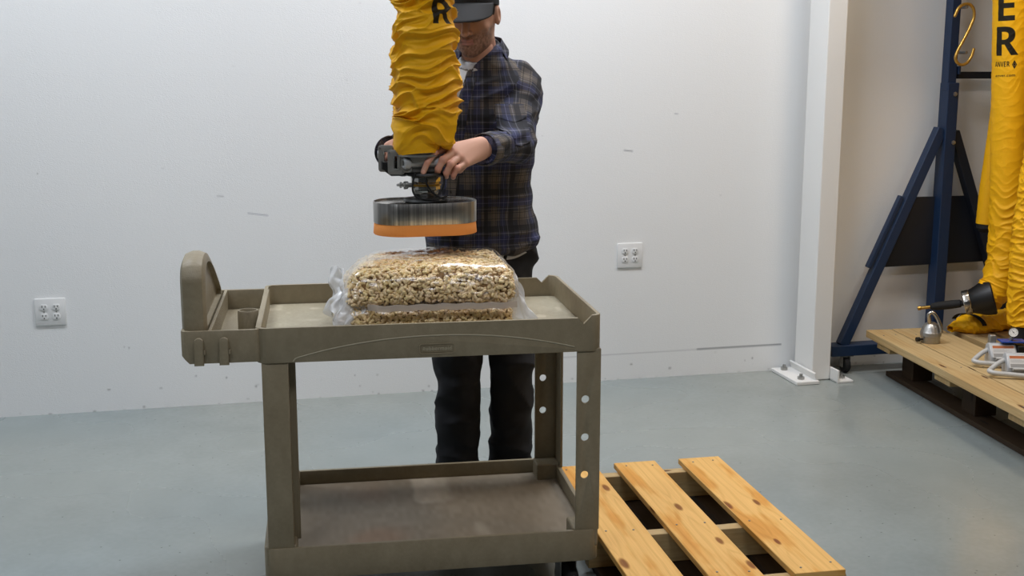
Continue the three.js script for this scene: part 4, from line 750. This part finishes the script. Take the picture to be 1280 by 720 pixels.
// ---------------------------------------------------------------- spare yellow tubes
{
  const rail = thing('ceiling_rail', 'dark blue steel rail under the ceiling carrying the spare yellow tubes', 'rail', [3.6, 0, 0.52]);
  part('beam', box(1.0, 0.06, 0.62, 0, 2.47, 0, 0.004), M.blue, rail);
  for (const x of [-0.4, 0.4]) part('hanger_rod', rod(V(x, 2.49, 0), V(x, CEIL, 0), 0.012), M.zinc, rail);

  const A = thing('lifter_tube', 'yellow fabric tube with black stacked lettering hanging beside the blue stand', 'tube', [3.5, 0, 0.5]);
  const topA = 2.44, LA = 2.02;
  const mA = yellow((c, w, h) => {
    const yy = y => (topA - y) / LA * h, x = w * 0.345; c.fillStyle = '#1b1506';
    const wpx = 0.097 / 0.565 * w;
    ['A', 'N', 'V', 'E', 'R'].forEach((s, i) => { const hpx = 0.128 / LA * h; word(c, s, x, yy(1.583 + (4 - i) * 0.152), 100, wpx / 50, hpx / 72); });
    word(c, 'ANVER', x - 14, yy(1.533), 30, 0.72, 0.95); emblem(c, x + 40, yy(1.541), 18); word(c, 'anver.com', x, yy(1.488), 14, 1.25, 1);
  }, LA, 0.565);
  const yA = [[-0.03, 2.44, 0], [-0.02, 1.9, 0], [0.012, 1.4, 0], [0.04, 0.95, 0], [0.052, 0.72, 0], [0.044, 0.575, 0.0], [0.008, 0.475, 0], [-0.045, 0.43, 0.0]].map(p => V(...p));
  part('fabric_tube', fabricTube(yA, t => 0.087 - 0.012 * sstep(0.9, 1, t), t => 0.0025 + 0.0075 * sstep(0.68, 0.82, t), { nTheta: 150, step: 0.004, cell: 0.05, per: 4, skew: 0.2, k: 3, frameZ: true }), mA, A);
  const dirA = V(-0.8, -0.28, -0.5).normalize();
  const cu = part('cuff', aim(lathe([[0.0, -0.04], [0.08, -0.04], [0.085, -0.034], [0.08, 0.01], [0.066, 0.04], [0.056, 0.07], [0.05, 0.075], [0, 0.075]]), V(-0.045, 0.43, 0.0), dirA), M.black, A, 'shiny black rubber cuff');
  part('clamp_ring', aim(lathe([[0.03, 0.066], [0.057, 0.066], [0.059, 0.07], [0.059, 0.094], [0.056, 0.098], [0.0, 0.098]]), V(-0.045, 0.43, 0.0), dirA), M.steel, cu);
  const gp = V(-0.118, 0.402, -0.05), gd = V(-0.82, -0.2, -0.57);
  part('handle', aim(lathe([[0, 0], [0.012, 0], [0.013, 0.015], [0.019, 0.02], [0.021, 0.06], [0.0205, 0.12], [0.016, 0.15], [0.01, 0.158], [0, 0.158]]), gp, gd), M.rubber, A, 'black rubber grip');
  part('tip', aim(lathe([[0, 0.155], [0.008, 0.155], [0.008, 0.2], [0.0105, 0.202], [0.0105, 0.215], [0.006, 0.218], [0, 0.218]], 16), gp, gd), M.brass, A);

  const B = thing('lifter_tube', 'narrow yellow tube hanging behind the lettered yellow tube', 'tube', [3.6, 0, 0.3]);
  part('fabric_tube', fabricTube([V(0.02, 2.44, 0), V(0.02, 1.8, 0), V(0.008, 1.3, 0), V(-0.02, 0.95, 0), V(-0.028, 0.76, 0)], () => 0.05, () => 0.0015, { nTheta: 90, step: 0.008, cell: 0.08, k: 5 }), yellow(null, 1.7, 0.3), B);
  part('end_fitting', [lathe([[0, 0.72], [0.03, 0.72], [0.046, 0.74], [0.046, 0.77], [0, 0.77]]).translate(-0.028, 0, 0)], M.rubber, B);

  const Ct = thing('lifter_tube', 'bright gathered yellow tube at the right edge standing on the pallet', 'tube', [3.5, 0, 0.75]);
  part('fabric_tube', fabricTube([V(0.09, 2.44, 0), V(0.07, 1.8, 0), V(0.035, 1.3, 0), V(0.004, 1.0, 0), V(-0.008, 0.8, 0), V(-0.01, 0.6, 0), V(-0.006, 0.48, 0), V(0.006, 0.36, 0)], () => 0.08, t => 0.004 + 0.009 * sstep(0.55, 0.75, t), { nTheta: 150, step: 0.004, cell: 0.03, per: 5, skew: 0.5, k: 9 }), yellow(null, 2.1, 0.5), Ct);
  part('cuff', lathe([[0, 0.237], [0.062, 0.237], [0.066, 0.242], [0.066, 0.345], [0.06, 0.37], [0, 0.37]]).translate(0.006, 0, 0), M.black, Ct, 'black rubber cuff');

  const D = thing('folded_tube', 'flattened yellow fabric tube lying on the pallet planks', 'tube', [3.58, 0.237, 0.36]);
  part('fabric_tube', fabricTube([V(-0.215, 0.022, 0.01), V(-0.18, 0.03, 0.005), V(-0.1, 0.036, 0), V(0.0, 0.042, -0.01), V(0.12, 0.05, -0.01), V(0.26, 0.055, 0.0), V(0.36, 0.05, 0.02)], t => 0.016 + 0.034 * sstep(0, 0.22, t), () => 0.007, { nTheta: 140, step: 0.003, cell: 0.05, per: 4, k: 13, squash: t => 1.7, floor: 0.0, frameZ: true }), yellow(null, 0.6, 0.35), D);
  part('strap', sheet((s, q) => { const a = lerp(0.2, 2.95, s); return [-0.105 + lerp(-0.012, 0.012, q) + 0.025 * Math.cos(a), 0.036 + Math.sin(a) * 0.052, Math.cos(a) * 0.092]; }, 24, 2, 0.002), M.rubber, D, 'black strap');
}

// ---------------------------------------------------------------- small gear on the pallet
{
  const t = thing('hook_fitting', 'brushed metal swivel fitting with a hook standing on the pallet plank', 'fitting', [3.166, 0.236, 0.517]);
  part('base', lathe([[0, 0], [0.043, 0], [0.0445, 0.003], [0.0445, 0.03], [0.048, 0.032], [0.048, 0.05], [0.045, 0.054], [0.04, 0.072], [0.03, 0.088], [0.017, 0.097], [0, 0.099]], 48), M.zinc, t);
  part('hook', tube([V(-0.012, 0.085, 0.01), V(-0.022, 0.115, 0.014), V(-0.026, 0.14, 0.016), V(-0.012, 0.148, 0.022), V(0.006, 0.125, 0.034), V(0.02, 0.085, 0.046), V(0.024, 0.055, 0.05)], 0.0085, 50, 12), M.steel, t);
  part('knob', [aim(lathe([[0, 0], [0.005, 0], [0.005, 0.018], [0.011, 0.019], [0.011, 0.034], [0, 0.035]], 20), V(-0.042, 0.018, 0.004), V(-1, 0, 0.05))], M.black, t);
}
const gaugeTex = (() => {
  const cv = document.createElement('canvas'); cv.width = cv.height = 128; const c = cv.getContext('2d'); c.fillStyle = '#eceae4'; c.fillRect(0, 0, 128, 128); c.translate(64, 64); c.strokeStyle = '#222'; c.fillStyle = '#222';
  for (let i = 0; i <= 20; i++) { const a = (-225 + i * 13.5) * Math.PI / 180; c.lineWidth = i % 5 ? 2 : 4; c.beginPath(); c.moveTo(Math.cos(a) * 52, Math.sin(a) * 52); c.lineTo(Math.cos(a) * (i % 5 ? 45 : 40), Math.sin(a) * (i % 5 ? 45 : 40)); c.stroke(); }
  c.lineWidth = 5; c.beginPath(); c.moveTo(14, 16); c.lineTo(-26, -30); c.stroke(); c.beginPath(); c.arc(0, 0, 8, 0, 7); c.fill();
  const t = new THREE.CanvasTexture(cv); t.colorSpace = THREE.SRGBColorSpace; return t;
})();
const plateTex = (() => { // printed front plate: orange strip over pale panel
  const cv = document.createElement('canvas'); cv.width = 256; cv.height = 160; const c = cv.getContext('2d'); c.fillStyle = '#c9cac8'; c.fillRect(0, 0, 256, 160); c.fillStyle = '#b4653a'; c.fillRect(10, 8, 236, 34); c.fillStyle = 'rgba(70,70,75,0.55)'; for (let i = 0; i < 4; i++) c.fillRect(16, 56 + i * 10, 120 + (i * 53) % 80, 3); c.fillStyle = '#8f908f'; c.fillRect(10, 108, 236, 44);
  const t = new THREE.CanvasTexture(cv); t.colorSpace = THREE.SRGBColorSpace; return t;
})();
function controlHandle(label, pos, turn, gauge) {
  const t = thing('control_handle', label, 'handle', pos, turn, 'lifter control handles lying on the pallet');
  const s = new THREE.Shape(); s.moveTo(-0.045, 0.004); s.lineTo(0.03, 0.004); s.lineTo(0.034, 0.04); s.lineTo(0.006, 0.083); s.absarc(-0.015, 0.062, 0.03, Math.PI * 0.25, Math.PI); s.closePath();
  const g = ex(s, 0.115, 0.004); g.rotateY(-Math.PI / 2); g.translate(0.0575, 0, 0); // profile swept along x, sloping face to the room
  const bd = part('body', g, M.greyTube, t);
  const pg = new RoundedBoxGeometry(0.1, 0.058, 0.003, 1, 0.001);
  { const p = pg.attributes.position, uv = pg.attributes.uv; for (let i = 0; i < p.count; i++) uv.setXY(i, p.getX(i) / 0.1 + 0.5, p.getY(i) / 0.058 + 0.5); }
  pg.rotateX(-0.577); pg.translate(0, 0.062, 0.0215); part('face_plate', pg, mat(0xffffff, 0.4, 0, { map: plateTex }), bd);
  part('lever', [rod(V(-0.04, 0.036, 0.045), V(0.04, 0.036, 0.045), 0.006), rod(V(0.04, 0.036, 0.045), V(0.056, 0.05, 0.03), 0.005)], M.lightGrey, bd);
  part('end_block', box(0.045, 0.085, 0.07, 0.082, 0.044, -0.01, 0.006), M.black, bd);
  part('loop_handle', [tube([V(-0.05, 0.062, -0.02), V(-0.085, 0.05, 0.0), V(-0.125, 0.03, 0.03), V(-0.135, 0.026, 0.045), V(-0.12, 0.022, 0.058), V(-0.06, 0.018, 0.066), V(0.02, 0.014, 0.074), V(0.075, 0.014, 0.07), V(0.11, 0.03, 0.03), V(0.115, 0.05, 0.0)], 0.0105, 90, 14)], M.lightGrey, t);
  if (gauge) {
    part('mounting_plate', box(0.11, 0.007, 0.06, 0.045, 0.102, -0.01, 0.002), mat(0x20459a, 0.4), t, 'blue mounting plate');
    part('regulator', [box(0.03, 0.045, 0.03, -0.035, 0.104, -0.03, 0.006), rod(V(0.035, 0.1, -0.005), V(0.04, 0.125, 0.0), 0.008)], M.zinc, t);
    const ga = part('pressure_gauge', aim(lathe([[0, -0.012], [0.02, -0.012], [0.022, -0.008], [0.022, 0.008], [0.0215, 0.01], [0.0195, 0.01], [0.0195, 0.007], [0, 0.007]]), V(0.042, 0.144, 0.004), V(-0.35, 0.2, 1)), M.chrome, t);
    const f = new THREE.CylinderGeometry(0.0192, 0.0192, 0.001, 32); f.rotateX(Math.PI / 2);
    { const p = f.attributes.position, uv = f.attributes.uv; for (let i = 0; i < p.count; i++) uv.setXY(i, p.getX(i) / 0.0384 + 0.5, p.getY(i) / 0.0384 + 0.5); }
    f.applyMatrix4(new THREE.Matrix4().compose(V(0.042, 0.144, 0.004).addScaledVector(V(-0.35, 0.2, 1).normalize(), 0.0078), new THREE.Quaternion().setFromUnitVectors(V(0, 0, 1), V(-0.35, 0.2, 1).normalize()), V(1, 1, 1)));
    part('dial', f, mat(0xffffff, 0.3, 0, { map: gaugeTex }), ga);
  }
  return t;
}
controlHandle('grey control handle with round white dial lying on the pallet', [3.232, 0.236, 0.965], -0.25, true);
controlHandle('grey control handle in front of the one with the dial, nearest the plank edge', [3.19, 0.236, 1.145], -0.3, false);

scene.environment = null;
renderer.render(scene, camera);
